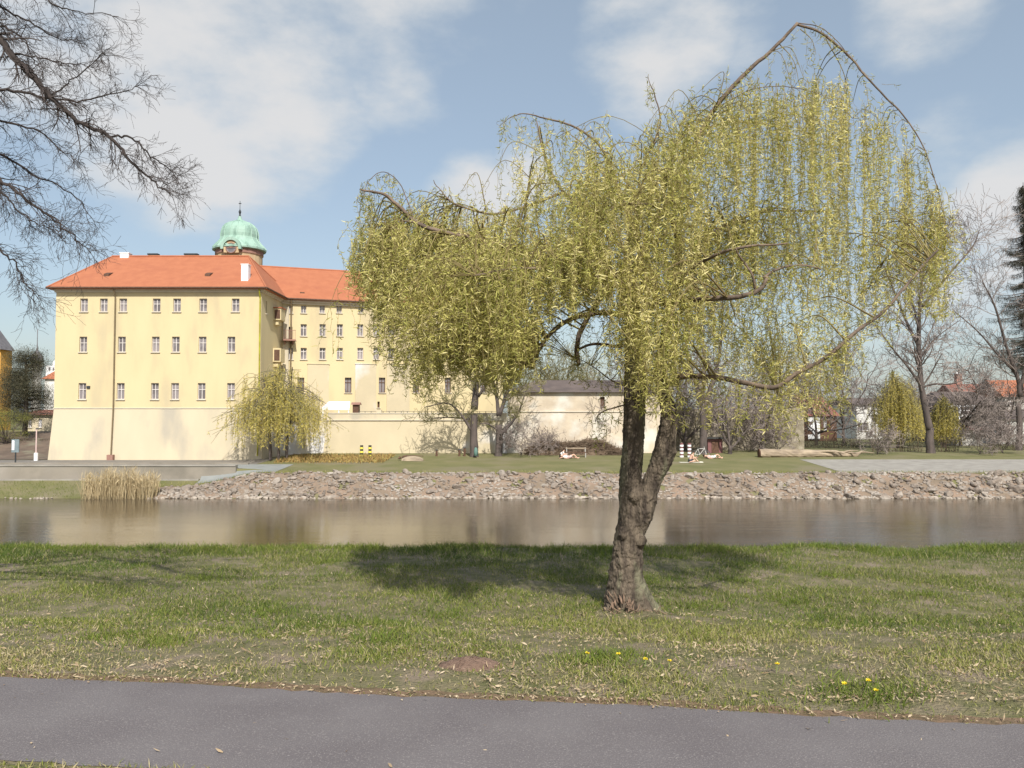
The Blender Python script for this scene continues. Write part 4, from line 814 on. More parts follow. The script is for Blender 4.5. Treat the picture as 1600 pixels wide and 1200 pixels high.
def tower():
    Y = 97.; k = Y/F; cx = at(371, 640, Y)[0]; rt = root('castle_tower', (cx, Y, -2), 'round castle tower with green copper onion dome behind the orange roof', 'tower')
    Z = lambda y: zat(y, Y)
    g = Geo(); lathe(g, [(35*k, -2), (35*k, Z(402)), (36*k, Z(400))], (cx, Y, 0), 24); g.build('wall', M['towerstone'], rt)
    g = Geo(); lathe(g, [(36.5*k, Z(400)), (36.5*k, Z(393.5))], (cx, Y, 0), 24); g.build('frieze', M['sandred'], rt)
    pr = [(38*k, Z(394)), (41*k, Z(392.5)), (41*k, Z(390)), (37*k, Z(385)), (33*k, Z(381)), (30*k, Z(377)), (28.5*k, Z(373)), (28.7*k, Z(368)), (28*k, Z(363)), (26*k, Z(357.5)), (22*k, Z(352.5)), (16*k, Z(349)), (10*k, Z(347)), (5*k, Z(345)), (2.8*k, Z(341.5)), (2*k, Z(338))]
    g = Geo(); lathe(g, pr, (cx, Y, 0), 16, pi/16); d = g.build('dome', M['copper'], rt, smooth=False); d['_o'] = rt['_o']
    g = Geo(); 
    for j in range(16):
        a = j*2*pi/16+pi/16; P = [(cx+cos(a)*r*1.005, Y+sin(a)*r*1.005, z) for r, z in pr[2:14]]; tube(g, P, .06, 4)
    g.build('ribs', M['copper'], d)
    g = Geo(); lathe(g, [(2*k, Z(339)), (1.2*k, Z(335)), (1.6*k, Z(333)), (2.2*k, Z(331)), (1.2*k, Z(328.5)), (.45*k, Z(327)), (.4*k, Z(314))], (cx, Y, 0), 10); box(g, (cx, Y, Z(318)), (4*k, .1, .08)); g.build('finial', M['iron'], rt)
    # lucarnes: front, right, left
    for ang in (-pi/2,):
        n = 14; R = 34.5*k; e = np.array([cos(ang), sin(ang)]); s = np.array([-sin(ang), cos(ang)])
        def Q(u, z, dd): q = np.array([cx, Y])+e*(R+dd)+s*u; return (q[0], q[1], z)
        zc = Z(395); r1 = 11.5*k
        g = Geo(); V = [Q(-r1, Z(402), .3), Q(r1, Z(402), .3)]+[Q(r1*cos(t), zc+r1*sin(t), .3) for t in np.linspace(0, pi, n)]; m_ = len(V); V += [Q(-r1, Z(402), -1.2), Q(r1, Z(402), -1.2)]+[Q(r1*cos(t), zc+r1*sin(t), -1.2) for t in np.linspace(0, pi, n)]
        g.add(V, [tuple(range(m_))]+[(i, (i+1) % m_, (i+1) % m_+m_, i+m_) for i in range(m_)]); lu = g.build('lucarne', M['towerstone'], rt); lu['_o'] = rt['_o']
        g = Geo(); V = []
        for t in np.linspace(-.12, pi+.12, 20):
            for rr, dd in ((r1, .5), (r1+.32, .5), (r1+.32, -1.4), (r1, -1.4)): V.append(Q(rr*cos(t), zc+rr*sin(t)*1.05, dd))
        g.add(V, [(4*i+j, 4*i+(j+1) % 4, 4*i+4+(j+1) % 4, 4*i+4+j) for i in range(19) for j in range(4)]+[(0, 1, 2, 3), (79, 78, 77, 76)]); g.build('hood', M['copper'], lu)
        g = Geo(); V = [Q(r1*.66*cos(t), zc+r1*.66*sin(t), .33) for t in np.linspace(0, 2*pi, 20)[:-1]]; g.add(V, [tuple(range(19))]); g.build('pane', M['glass'], lu)
        g = Geo(); 
        for t in np.linspace(0, pi, 6): P = [Q(0, zc, .37), Q(r1*.66*cos(t), zc+r1*.66*sin(t), .37)]; tube(g, P, .035, 4)
        tube(g, [Q(r1*.68*cos(t), zc+r1*.68*sin(t), .36) for t in np.linspace(0, 2*pi, 20)], .05, 5); g.build('tracery', M['sandred'], lu)
tower()

# ------------------------------------------------------------------ left edge background
def house(name, x0, x1, yt, yb, Y, dep, roofy, label, wall='greywall', roof='tiledark', wins=(), cat='house', hip=.0, group=None, gable=False, frame='white'):
    a = at(x0, yt, Y); b = at(x1, yb, Y); zb = min(b[2], -2.5) if b[2] < 1 else b[2]-4; rt = root(name, ((a[0]+b[0])/2, Y, zb), label, cat, group)
    X0, X1, ze = a[0], b[0], a[2]; hs = [(at(p, 640, Y)[0]-X0, at(q_, 640, Y)[0]-X0, at(0, s_, Y)[2], at(0, r_, Y)[2]) for p, q_, r_, s_ in wins]
    wallholes('wall', (X0, Y), (1, 0), X1-X0, zb, ze, hs, M[wall], rt, .25)
    for h in hs: window((X0, Y), (1, 0), h, rt, .25, frame=frame)
    g = Geo(); bx(g, X0+.002, X0+.2, Y+.005, Y+dep, zb, ze); bx(g, X1-.2, X1-.002, Y+.005, Y+dep, zb, ze); bx(g, X0+.2, X1-.2, Y+dep-.2, Y+dep, zb, ze); g.build('side_wall', M[wall], rt)
    o = .4
    if gable:   # ridge runs away from viewer
        zr = at(0, roofy, Y)[2]; xm = (X0+X1)/2; V = [(X0-o, Y-o, ze-.1), (X1+o, Y-o, ze-.1), (xm, Y-o, zr), (X0-o, Y+dep, ze-.1), (X1+o, Y+dep, ze-.1), (xm, Y+dep, zr)]
        mk(V, [(0, 1, 2), (3, 5, 4), (1, 4, 5, 2), (0, 2, 5, 3), (0, 3, 4, 1)], 'roof', M[roof], rt)
    else:
        ym = Y+dep/2; zr = at(0, roofy, ym)[2]; V = [(X0-o, Y-o, ze-.02), (X1+o, Y-o, ze-.02), (X1+o, Y+dep+o, ze-.02), (X0-o, Y+dep+o, ze-.02), (X0-o+hip, ym, zr), (X1+o-hip, ym, zr)]
        mk(V, [(0, 1, 5, 4), (1, 2, 5), (2, 3, 4, 5), (3, 0, 4), (3, 2, 1, 0)], 'roof', M[roof], rt)
    return rt
def left_bits():
    house('house', -62, -3, 545, 720, 108, 2.5, 498, 'orange rendered house with grey roof cut by the left photo edge', 'orange', 'slate', [(-20, -12, 560, 580)], gable=True)
    house('house', 70, 110, 592, 640, 130, 12, 572, 'small red roofed house between the pine and the castle', 'offwhite', 'tile', [])
    house('house', 38, 84, 648, 700, 101, 8, 640, 'low pale yellow house seen through the pine branches', 'plinth', 'tilered', [(44, 50, 655, 668), (60, 66, 655, 668)])
    # white domed building
    Y = 170.; cx = at(79, 640, Y)[0]; k = Y/F; rt = root('domed_building', (cx, Y, -2), 'white building with a small round dome beside the castle edge', 'building')
    Z = lambda y: zat(y, Y); g = Geo(); bx(g, cx-9*k, cx+12*k, Y, Y+4, -2, Z(571)); g.build('wall', M['white'], rt)
    g = Geo(); lathe(g, [(6.5*k, Z(571)), (6.3*k, Z(567)), (4.5*k, Z(563)), (2*k, Z(561.3)), (.1, Z(561))], (cx, Y+2, 0), 14); g.build('dome', M['offwhite'], rt, smooth=True)
    for q in (-4, 2): g = Geo(); bx(g, cx+q*k, cx+(q+2.5)*k, Y-.05, Y, Z(579), Z(574)); g.build('window', M['glass'], rt)
    # church turret
    Y = 180.; cx = at(56, 640, Y)[0]; k = Y/F; rt = root('church_tower', (cx, Y, -2), 'distant church turret with dark onion cap and thin spire', 'tower'); Z = lambda y: zat(y, Y)
    g = Geo(); lathe(g, [(7*k, -2), (7*k, Z(566))], (cx, Y, 0), 8); g.build('wall', M['greywall'], rt)
    g = Geo(); lathe(g, [(9*k, Z(566)), (9.5*k, Z(562)), (8*k, Z(556)), (5*k, Z(552)), (2.2*k, Z(549)), (.9*k, Z(543)), (.6*k, Z(535)), (.5*k, Z(524)), (.1, Z(515))], (cx, Y, 0), 10); g.build('cap', M['slate'], rt, smooth=True)
    # embankment wall
    X0, X1 = -125., -21.8; rt = root('embankment_wall', (-45, 66, -3.2), 'low concrete embankment wall below the promenade at the left', 'wall')
    g = Geo(); bx(g, X0, X1, 65.85, 66.35, -3.6, -2.26); g.build('wall', M['concrete'], rt); g = Geo(); bx(g, X0, X1, 65.78, 66.45, -2.26, -2.17); g.build('coping', M['gravel'], rt)
    g = Geo(); bx(g, X0, -24.6, 65.5, 65.83, -3.42, -3.26); g.build('footing', M['gravel'], rt)
    # kerb line behind
    g = Geo(); bx(g, -125, -22, 69.6, 69.9, -2.4, -2.2); tag(g.build('kerb', M['concrete']), kind='structure')
    # street pole with pale base
    p = at(56, 721, 75.4); p[2] = -2.35; rt = root('street_pole', p, 'thin pinkish pole with thick pale base left of the castle', 'pole')
    g = Geo(); tube(g, [p, p+[0, 0, .72]], .17, 10); g.build('base', M['white'], rt); g = Geo(); tube(g, [p+[0, 0, .7], p+[0, 0, 2.9]], .055, 8); g.build('shaft', M['cloth_pink'], rt); g = Geo(); box(g, p+[.1, 0, 2.9], (.3, .12, .1)); g.build('lamp', M['iron'], rt)
    # information board
    p = at(24, 727, 70.); p[2] = -2.35; rt = root('notice_board', p, 'blue grey notice board on a post on the left promenade', 'sign')
    g = Geo(); tube(g, [p, p+[0, 0, 1.1]], .06, 8); g.build('post', M['iron'], rt); g = Geo(); box(g, p+[0, -.05, 1.55], (.62, .09, 1.1)); g.build('board', M['bluegrey'], rt); g = Geo(); box(g, p+[-.16, -.105, 1.6], (.2, .02, .8)); g.build('notice', M['white'], rt)
    # pine: layered crown
    rng = np.random.default_rng(8); b = at(38, 700, 92.); b[2] = float(fz(b[0], 92)); rt = root('pine_tree', b, 'dark spreading pine with layered branches left of the castle', 'tree')
    H = at(38, 553, 92)[2]-b[2]; g = Geo(); tube(g, catmull([b-[0, 0, .3], b+[.1, 0, H*.5], b+[-.1, 0, H*.95]], 6), np.linspace(.3, .07, 13), 9, rough=.04); gl = Geo()
    for i in range(80):
        t = rng.uniform(.16, .98); a = rng.random()*6.28; L = 3.9*(1-.72*t)*rng.uniform(.6, 1.1)+.4; q = b+[0, 0, H*t]
        P = catmull([q, q+[cos(a)*L*.5, sin(a)*L*.5, .15], q+[cos(a)*L, sin(a)*L, -.15*(t < .5)+.15]], 4); tube(g, P, np.linspace(.06, .015, len(P)), 4, cap=False)
        n = 480; c = P[rng.integers(2, len(P), n)]+rng.normal(size=(n, 3))*[.5, .5, .42]; leaves(gl, c, rng.normal(size=(n, 3))+[0, 0, .3], rng.uniform(.14, .32, n), rng.uniform(.05, .09, n), rng.uniform(-.5, .5, n), rng, seg=1)
    g.build('trunk', M['barktrunk'], rt, smooth=True); gl.build('crown', M['pine'], rt)
    rng = np.random.default_rng(18); b = at(8, 690, 88.); b[2] = float(fz(b[0], 88)); rt = root('shrub', b, 'dark evergreen shrub at the left photo edge below the pine', 'shrub')
    g = Geo(); gl = Geo()
    for i in range(26):
        a = rng.random()*6.28; T = b+[cos(a)*2.6*rng.random(), sin(a)*1.2, rng.uniform(.6, 3.4)]; tube(g, [b, (b+T)/2+[0, 0, .2], T], [.05, .03, .015], 4, cap=False)
        n = 200; leaves(gl, T+rng.normal(size=(n, 3))*[.5, .5, .25], rng.normal(size=(n, 3)), rng.uniform(.1, .25, n), rng.uniform(.03, .07, n), rng.uniform(-.5, .5, n), rng, seg=1)
    g.build('stems', M['barktrunk'], rt); gl.build('foliage', M['leaf_green'], rt)
left_bits()

# ------------------------------------------------------------------ far willows, trees
def fbase(px, Y): x = at(px, 640, Y)[0]; return np.array([x, Y, float(fz(x, Y))])
weeping(fbase(436, 73.5), 9.0, 9.6, 'small yellow green willow standing before the castle corner', 25, r=.22, n=230, m='leaf_far', trunks=3, leafL=.24, leafW=.05, dens=1.25, lmax=.6, low=.2)
weeping(fbase(1402, 92), 9.3, 5.6, 'yellow weeping willow left of the big bare tree at the right', 22, r=.22, n=190, leafL=.25, leafW=.05)
weeping(fbase(1474, 94), 6.4, 3.6, 'golden weeping willow right of the big bare tree', 23, r=.2, n=140, leafL=.25, leafW=.05)
def LP(lst, Y): return [at(x, y, Y+d) for x, y, d in lst]
# twin trees before the terrace
Y = 76.5; k = Y/F
bare_tree(fbase(741, Y), 12, .40, 'left of the two thick trunked trees before the terrace wall', 31, limbs=[
  (LP([(741, 640, 0), (744, 600, 0), (748, 540, .5), (752, 470, .5)], Y), .36, .10), (LP([(738, 675, 0), (722, 650, 0), (700, 630, -.5), (665, 636, -1)], Y), .14, .04), (LP([(740, 655, 0), (700, 652, .3), (670, 655, .5)], Y), .09, .03),
  (LP([(744, 610, 0), (725, 570, .3), (700, 520, .5)], Y), .16, .05), (LP([(747, 620, 0), (765, 590, -.5), (775, 550, -1)], Y), .14, .05)], trunkH=.33, twig='olivetwig', buds=2600, maxl=4, minr=.018)
bare_tree(fbase(779, Y+.6), 12, .37, 'right of the two thick trunked trees before the terrace wall', 32, limbs=[
  (LP([(779, 650, 0), (776, 620, 0), (770, 590, 0), (768, 540, 0)], Y), .2, .06), (LP([(780, 650, 0), (790, 620, 0), (800, 580, .3), (806, 520, .3)], Y), .2, .07), (LP([(782, 680, 0), (800, 660, -.3), (812, 640, -.5), (822, 610, -.5)], Y), .14, .04),
  (LP([(778, 672, 0), (762, 662, 0), (750, 662, 0)], Y), .08, .03), (LP([(783, 672, 0), (803, 655, 0), (795, 645, 0)], Y), .08, .03)], trunkH=.24, twig='olivetwig', buds=2000, maxl=4, minr=.018)
Y = 79.
bare_tree(fbase(1098, Y), 13, .38, 'thick straight bare tree behind the leaning bicycle', 33, trunkH=.36, maxl=4, nch=4, limbs=[(LP([(1098, 640, 0), (1088, 600, 0), (1075, 560, 0), (1070, 500, 0)], Y), .26, .07), (LP([(1099, 640, 0), (1112, 600, 0), (1125, 550, .5), (1130, 480, .5)], Y), .26, .07), (LP([(1098, 630, 0), (1100, 580, .5), (1098, 500, 1)], Y), .2, .06)], minr=.02)
bare_tree(fbase(1140, Y), 8, .2, 'small bare tree right of the dark kiosk', 34, trunkH=.12, spread=.6, maxl=4, minr=.018)
bare_tree(fbase(1022, 82), 11, .28, 'slim bare tree seen between the two willow stems', 35, trunkH=.3, maxl=4, minr=.02)
Y = 80.
bare_tree(fbase(1453, Y), 20, .42, 'big bare tree with wide limbs standing right of the willow crown', 36, trunkH=.12, maxl=4, nch=4, limbs=[
  (LP([(1453, 672, 0), (1447, 645, 0), (1440, 605, 0), (1436, 560, 0), (1436, 500, 0), (1440, 440, 0), (1436, 380, 0)], Y), .345, .10),
  (LP([(1437, 600, 0), (1420, 575, -.5), (1395, 545, -1), (1365, 505, -1)], Y), .14, .04), (LP([(1435, 540, 0), (1415, 500, .5), (1395, 450, 1), (1378, 410, 1)], Y), .16, .04),
  (LP([(1440, 480, 0), (1465, 450, 0), (1490, 420, .5), (1520, 385, 1), (1530, 360, 1)], Y), .15, .04), (LP([(1442, 605, 0), (1460, 600, -.5), (1485, 600, -1), (1515, 590, -1)], Y), .12, .03),
  (LP([(1438, 560, 0), (1460, 530, .5), (1500, 500, 1)], Y), .10, .03), (LP([(1436, 520, 0), (1425, 470, -1), (1405, 430, -1.5)], Y), .10, .03), (LP([(1440, 440, 0), (1460, 400, -1), (1480, 365, -1)], Y), .1, .03)], minr=.016, tr=.8)
Y = 86.
bare_tree(fbase(1591, Y), 18, .32, 'forked bare tree at the right photo edge beside the dark spruce', 37, trunkH=.27, maxl=4, limbs=[
  (LP([(1594, 620, 0), (1590, 590, 0), (1572, 540, 0), (1555, 480, 0), (1535, 440, 0)], Y), .24, .05), (LP([(1590, 585, 0), (1560, 555, .5), (1530, 520, 1), (1490, 485, 1)], Y), .13, .04),
  (LP([(1594, 610, 0), (1605, 560, 0), (1620, 500, 0)], Y), .2, .05), (LP([(1588, 650, 0), (1575, 655, -.5), (1560, 680, -.5)], Y), .08, .03)], minr=.016, tr=.8)
for i, (px, Y, H, lab) in enumerate([(880, 100, 12, 'budding tree over the low plastered building'), (845, 104, 13, 'budding tree behind the terrace end'), (1180, 100, 12, 'bare tree behind the rough garden wall, left of the red roof'), (1235, 105, 13, 'bare tree behind the rough garden wall, nearest the red roof'), (1318, 108, 14, 'bare tree between the red roof and the grey block'), (1545, 120, 13, 'bare tree behind the house with white balcony'), (960, 108, 9, 'thin bare tree behind the grey roof'), (1060, 103, 12, 'bare tree behind the end of the plastered building'), (915, 83, 5.5, 'short spreading bare tree before the slit windowed building'), (1190, 83, 6, 'short spreading bare tree before the rough wall right of the kiosk'), (1070, 84, 7, 'short spreading bare tree left of the kiosk'), (1275, 102, 9, 'low spreading bare tree before the old red roof'), (1410, 106, 9, 'low spreading bare tree behind the left yellow willow'), (1500, 98, 8, 'low spreading bare tree before the glazed balcony house'), (1575, 100, 9, 'low spreading bare tree before the orange roof at the right')]):
    bare_tree(fbase(px, Y), H, .2, lab, 50+i, trunkH=.2, spread=.75, maxl=4, nch=5, twig='olivetwig' if i < 2 else 'baretwig', minr=.02, buds=2500 if i < 2 else 0)
for i, (px, Y, H, lab) in enumerate([(1370, 78.5, 3.0, 'leafless bush at the root end of the long log'), (1530, 79, 3.4, 'leafless bush in front of the house with the white balcony'), (1565, 80, 4.0, 'leafless bush near the right photo edge'), (815, 77.5, 3.4, 'leafless bush right of the twin trees'), (1215, 82, 3.6, 'leafless bush before the rough wall above the log'), (855, 78.5, 2.4, 'leafless bush left of the bench')]):
    bare_tree(fbase(px, Y), H, .05, lab, 70+i, trunkH=.06, spread=.9, maxl=4, nch=5, minr=.014, name='bare_bush', group='leafless bushes on the far bank')['category'] = 'bush'
def spruce():
    Y = 95.; b = fbase(1607, Y); rng = np.random.default_rng(9); H = at(0, 285, Y)[2]-b[2]; rt = root('spruce_tree', b, 'tall dark spruce cut by the right photo edge', 'tree')
    g = Geo(); tube(g, [b-[0, 0, .3], b+[0, 0, H*.5], b+[0, 0, H]], [.4, .25, .03], 9); gl = Geo()
    for i in range(150):
        t = rng.uniform(.28, .99); a = rng.random()*6.28; L = 5.2*(1-t)**.75*rng.uniform(.6, 1.25)+.3; q = b+[0, 0, H*t]
        P = catmull([q, q+[cos(a)*L*.5, sin(a)*L*.5, -.25], q+[cos(a)*L, sin(a)*L, -.1]], 5); tube(g, P, np.linspace(.06, .015, len(P)), 4, cap=False)
        n = int(120+L*90); s_ = rng.random(n); ii = (s_*(len(P)-1)).astype(int); c = P[ii]+rng.normal(size=(n, 3))*[.16, .16, .1]-np.stack([0*s_, 0*s_, .4*rng.random(n)], -1)
        leaves(gl, c, rng.normal(size=(n, 3))*[.5, .5, .5]-[0, 0, .8], rng.uniform(.15, .4, n), rng.uniform(.04, .08, n), rng.uniform(-.5, .5, n), rng, seg=1)
    g.build('trunk', M['barktrunk'], rt); gl.build('crown', M['spruce'], rt)
spruce()
# ------------------------------------------------------------------ right background houses
house('house', 1252, 1308, 650, 700, 118, 9, 617, 'dark house with old red roof and white panelled door behind the log', 'brown', 'tilered', [(1286, 1292, 655, 672)], hip=1)
def white_door():
    Y = 117.9; a = at(1262, 651, Y); b = at(1281, 686, Y); rt = root('display_board', ((a[0]+b[0])/2, Y, b[2]), 'bright white panel with dark stepped notches on the red roofed house', 'panel')
    g = Geo(); xm = a[0]+.8*(b[0]-a[0])*.5; bx(g, xm, b[0], Y-.1, Y-.02, b[2], a[2]); g.build('panel', M['white'], rt)
    for t0, t1 in ((.0, .22), (.36, .60), (.80, 1.)): g = Geo(); bx(g, a[0], xm-.005, Y-.09, Y-.02, a[2]-(a[2]-b[2])*t1, a[2]-(a[2]-b[2])*t0); g.build('board', M['white'], rt)
white_door()
house('apartment_block', 1338, 1386, 632, 700, 128, 12, 622, 'pale flat block with dark window bands behind the yellow willow', 'offwhite', 'tiledark', [(1340, 1356, 661, 673), (1362, 1372, 648, 660), (1374, 1382, 661, 673)], cat='building')
house('house', 1478, 1562, 633, 705, 112, 10, 612, 'brown house with white framed glazed balcony at the right', 'tiledark', 'tiledark', [(1486, 1497, 637, 648), (1500, 1519, 637, 648)], hip=1)
house('house', 1560, 1640, 655, 705, 106, 9, 640, 'pale low house behind the forked bare tree at the right edge', 'offwhite', 'tiledark', [(1575, 1583, 665, 680)])
house('house', 1570, 1660, 620, 690, 140, 10, 594, 'orange roofed house high behind the right edge trees', 'greywall', 'tile', [(1576, 1584, 624, 634)])
house('house', 1500, 1570, 625, 690, 150, 10, 600, 'long brown roofed house with small white dormer at the back right', 'greywall', 'tilered', [(1555, 1562, 628, 636)])
house('house', 1395, 1470, 640, 690, 150, 10, 618, 'grey roofed house hidden behind the yellow willow', 'greywall', 'slate', [])
p = at(1518, 603, 151); rt = root('chimney_stack', (p[0], 151, 5), 'tall pale chimney stack rising above the brown roofs', 'chimney'); g = Geo(); bx(g, p[0]-.5, p[0]+.5, 155, 156, 4, zat(584, 155)); g.build('shaft', M['sandred'], rt); g = Geo(); bx(g, p[0]-.62, p[0]+.62, 154.9, 156.1, zat(584, 155), zat(582, 155)); g.build('cap', M['white'], rt)
# white balcony frame, dark garage
Y = 111.6; a = at(1479, 634, Y); b = at(1521, 649, Y); rt = root('balcony', ((a[0]+b[0])/2, Y, b[2]), 'white balcony frame on the brown house front', 'balcony'); g = Geo()
bx(g, a[0], b[0], Y-.5, Y-.3, a[2]-.15, a[2]+.08); bx(g, b[0]-.2, b[0], Y-.5, Y-.3, b[2], a[2]-.15); bx(g, a[0], a[0]+.2, Y-.5, Y-.3, b[2], a[2]-.15); bx(g, a[0]+1.4, a[0]+1.6, Y-.5, Y-.3, b[2]-.6, a[2]-.15); bx(g, a[0], b[0], Y-.5, Y+.3, b[2]-.2, b[2]); g.build('frame', M['white'], rt)
Y = 100.; a = at(1494, 668, Y); b = at(1536, 698, Y); g = Geo(); rt = root('garage', ((a[0]+b[0])/2, Y, -1.9), 'low grey garage with flat dark maroon roof edge', 'garage'); bx(g, a[0], b[0], Y, Y+4, -2.2, zat(672, Y)); g.build('wall', M['greywall'], rt); g = Geo(); bx(g, a[0]-.3, b[0]+.2, Y-.4, Y+4.2, zat(672, Y), zat(666, Y)); g.build('roof', M['redband'], rt)
# rough garden wall behind the right lawn
Y = 86.; a = at(1030, 638, Y); b = at(1256, 640, Y); g = Geo(); n = 60
for i in range(n):
    x0 = a[0]+(b[0]-a[0])*i/n; x1 = a[0]+(b[0]-a[0])*(i+1)/n; box(g, ((x0+x1)/2, Y+.3, (a[2]-2.3)/2+.05*sin(i*.7)), (x1-x0-.001, .6, a[2]+2.3))
tag(g.build('stone_wall', M['gardenwall']), 'long rough beige stone wall behind the kiosk and thin trees', 'wall')
# hedges
def hedge(x0, x1, yt, Y, label, m='hedge', seed=1):
    rng = np.random.default_rng(seed); a = at(x0, yt, Y); b = at(x1, yt, Y); zb = float(fz(a[0], Y)); rt = root('hedge', ((a[0]+b[0])/2, Y, zb), label, 'hedge'); H = a[2]-zb
    g = Geo()
    for i in range(int((b[0]-a[0])*8)): p = np.array([rng.uniform(a[0], b[0]), Y+rng.normal()*.3, zb]); tube(g, [p, p+[rng.normal()*.1, 0, H*.5], p+[rng.normal()*.2, 0, H*rng.uniform(.8, 1.1)]], [.025, .02, .01], 3, cap=False)
    g.build('stems', M['brush'], rt)
    n = int((b[0]-a[0])*420); B = np.stack([rng.uniform(a[0], b[0], n), Y+rng.normal(size=n)*.35, zb+H*rng.random(n)*(1+.12*np.sin(rng.random(n)*6))], -1); g = Geo(); leaves(g, B, rng.normal(size=(n, 3)), rng.uniform(.1, .3, n), rng.uniform(.03, .08, n), rng.uniform(-1, 1, n), rng, seg=1); g.build('foliage', M[m], rt)
hedge(1362, 1440, 682, 83, 'low dark hedge left of the big bare tree', seed=2); hedge(1460, 1500, 683, 83, 'low dark hedge right of the big bare tree', seed=3); hedge(1545, 1640, 680, 88, 'mixed brown hedge at the far right', 'hedge', 4); hedge(1255, 1345, 686, 92, 'low dark shrubs behind the long log', seed=5)
hedge(-30, 90, 690, 90, 'dark undergrowth below the pine', seed=6)

# ------------------------------------------------------------------ far bank furniture
# long log
def log():
    rng = np.random.default_rng(6); Y = 76.; rt = root('log', fbase(1262, Y), 'long weathered felled trunk lying on the far lawn', 'log')
    P = [at(x, y, Y) for x, y in ((1186, 700.5), (1215, 700), (1250, 698.5), (1290, 697.5), (1315, 695), (1345, 695))]
    z0 = float(fz(P[0][0], Y)); P = [np.array([q[0], q[1]+i*.15, z0+.36-.03*i]) for i, q in enumerate(P)]
    g = Geo(); Q = catmull(P, 6); tube(g, Q, np.interp(np.linspace(0, 1, len(Q)), [0, .5, .8, 1], [.43, .38, .3, .2]), 14, rough=.06, rng=rng); g.build('trunk', M['log'], rt)
    g = Geo(); tube(g, [P[0]-[.05, 0, 0], P[0]+[.03, 0, 0]], [.40, .42], 14); g.build('cut_end', M['brown'], rt)
    for k in range(9):
        b = Q[-1-k*2]; T = b+[rng.uniform(.2, 3.2), rng.uniform(-.6, .8), rng.uniform(-.15, .35)]; g = Geo(); tube(g, catmull([b, (b+T)/2+[0, 0, .15], T], 4), np.linspace(.13, .03, 9), 7, rough=.1, rng=rng); g.build('branch', M['log'], rt, smooth=True)
log()
def bench():
    Y = 76.; b = fbase(900, Y); rt = root('bench', b, 'plain wooden park bench before the brush pile', 'bench')
    g = Geo(); box(g, b+[0, 0, .45], (1.9, .4, .06)); g.build('seat', M['brown'], rt); g = Geo(); box(g, b+[0, .22, .82], (1.9, .05, .10)); g.build('backrest', M['log'], rt)
    for x in (-.85, .85):
        g = Geo(); bx(g, b[0]+x-.04, b[0]+x+.04, Y-.18, Y-.1, b[2]-.03, b[2]+.42); bx(g, b[0]+x-.04, b[0]+x+.04, Y+.2, Y+.28, b[2]-.03, b[2]+.9); bx(g, b[0]+x-.04, b[0]+x+.04, Y-.1, Y+.2, b[2]+.3, b[2]+.38); g.build('leg', M['greywall'], rt)
bench()
def brush():
    rng = np.random.default_rng(12); Y = 78.6; c = fbase(905, Y); g = Geo(); n = 2600; x = rng.uniform(-4.9, 4.9, n); h = np.interp(x, [-5, -3.6, -2, 0, .9, 2, 3.4, 5], [.3, 1.3, 1.1, 1.15, 1.5, 1.3, .55, .15])
    B = c+np.stack([x, rng.normal(size=n)*.5, h*rng.random(n)**.7], -1); D = norm(rng.normal(size=(n, 3))*[1, .6, .45]); L = rng.uniform(.4, 1.3, n)
    P = np.stack([B-D*L[:, None]/2, B+rng.normal(size=(n, 3))*.05, B+D*L[:, None]/2], 1); P[..., 2] = np.maximum(P[..., 2], c[2]+.01); tubes_batch(g, P, np.tile([.02, .016, .008], (n, 1)), 4)
    tag(g.build('brush_pile', M['brush']), 'long brown heap of cut brushwood against the old wall', 'brush pile')
    g = Geo(); m_ = 30; V = []
    for i in range(m_):
        xx = -4.8+9.6*i/(m_-1); hh = float(np.interp(xx, [-5, -3.6, -2, 0, .9, 2, 3.4, 5], [.2, 1., .85, .9, 1.2, 1., .4, .05]))*.8
        for j, a in enumerate(np.linspace(0, pi, 7)): V.append((c[0]+xx, c[1]-cos(a)*.75, c[2]-.05+sin(a)*hh))
    g.add(V, [(i*7+j, i*7+j+1, i*7+8+j, i*7+7+j) for i in range(m_-1) for j in range(6)]); tag(g.build('earth_mound', M['brush']), 'earth mound under the brushwood heap', 'mound')
brush()
def striped(px, Y, bands, h, w_, label, name, mats, group):
    b = fbase(px, Y); rt = root(name, b, label, 'bollard', group); dz = h/bands
    for k in range(bands):
        g = Geo(); r_ = w_/2 if k % 2 == 0 else w_*.42; lathe(g, [(r_, k*dz), (r_, (k+1)*dz)], b, 12); g.build('band', M[mats[k % 2]], rt)
striped(1064.5, 76, 8, 1.3, .36, 'left maroon and white banded post under the willow', 'striped_post', ('white', 'redband'), 'maroon and white banded posts')
striped(1076.5, 76, 8, 1.3, .36, 'right maroon and white banded post, nearer the thick tree', 'striped_post', ('white', 'redband'), 'maroon and white banded posts')
striped(565.5, 76.5, 6, 1.05, .34, 'left black and yellow banded post of the pair in dry plants', 'striped_post', ('yellowpaint', 'black'), 'black and yellow banded posts')
striped(578.5, 76.5, 6, 1.05, .34, 'right black and yellow banded post of the pair in dry plants', 'striped_post', ('yellowpaint', 'black'), 'black and yellow banded posts')
for px, h, lab in ((682.5, .55, 'lone short dark post on the lawn edge before the cream wall'), (718, .6, 'short dark post a step left of the twin trees'), (726, .75, 'taller dark post touching the left twin tree')):
    b = fbase(px, 77); rt = root('wooden_post', b, lab, 'post', 'short dark posts before the terrace wall'); g = Geo(); tube(g, [b-[0, 0, .1], b+[0, 0, h]], [.11, .10], 8); g.build('shaft', M['brown'], rt); g = Geo(); tube(g, [b+[0, 0, h], b+[0, 0, h+.06]], [.14, .10], 8); g.build('cap', M['iron'], rt)
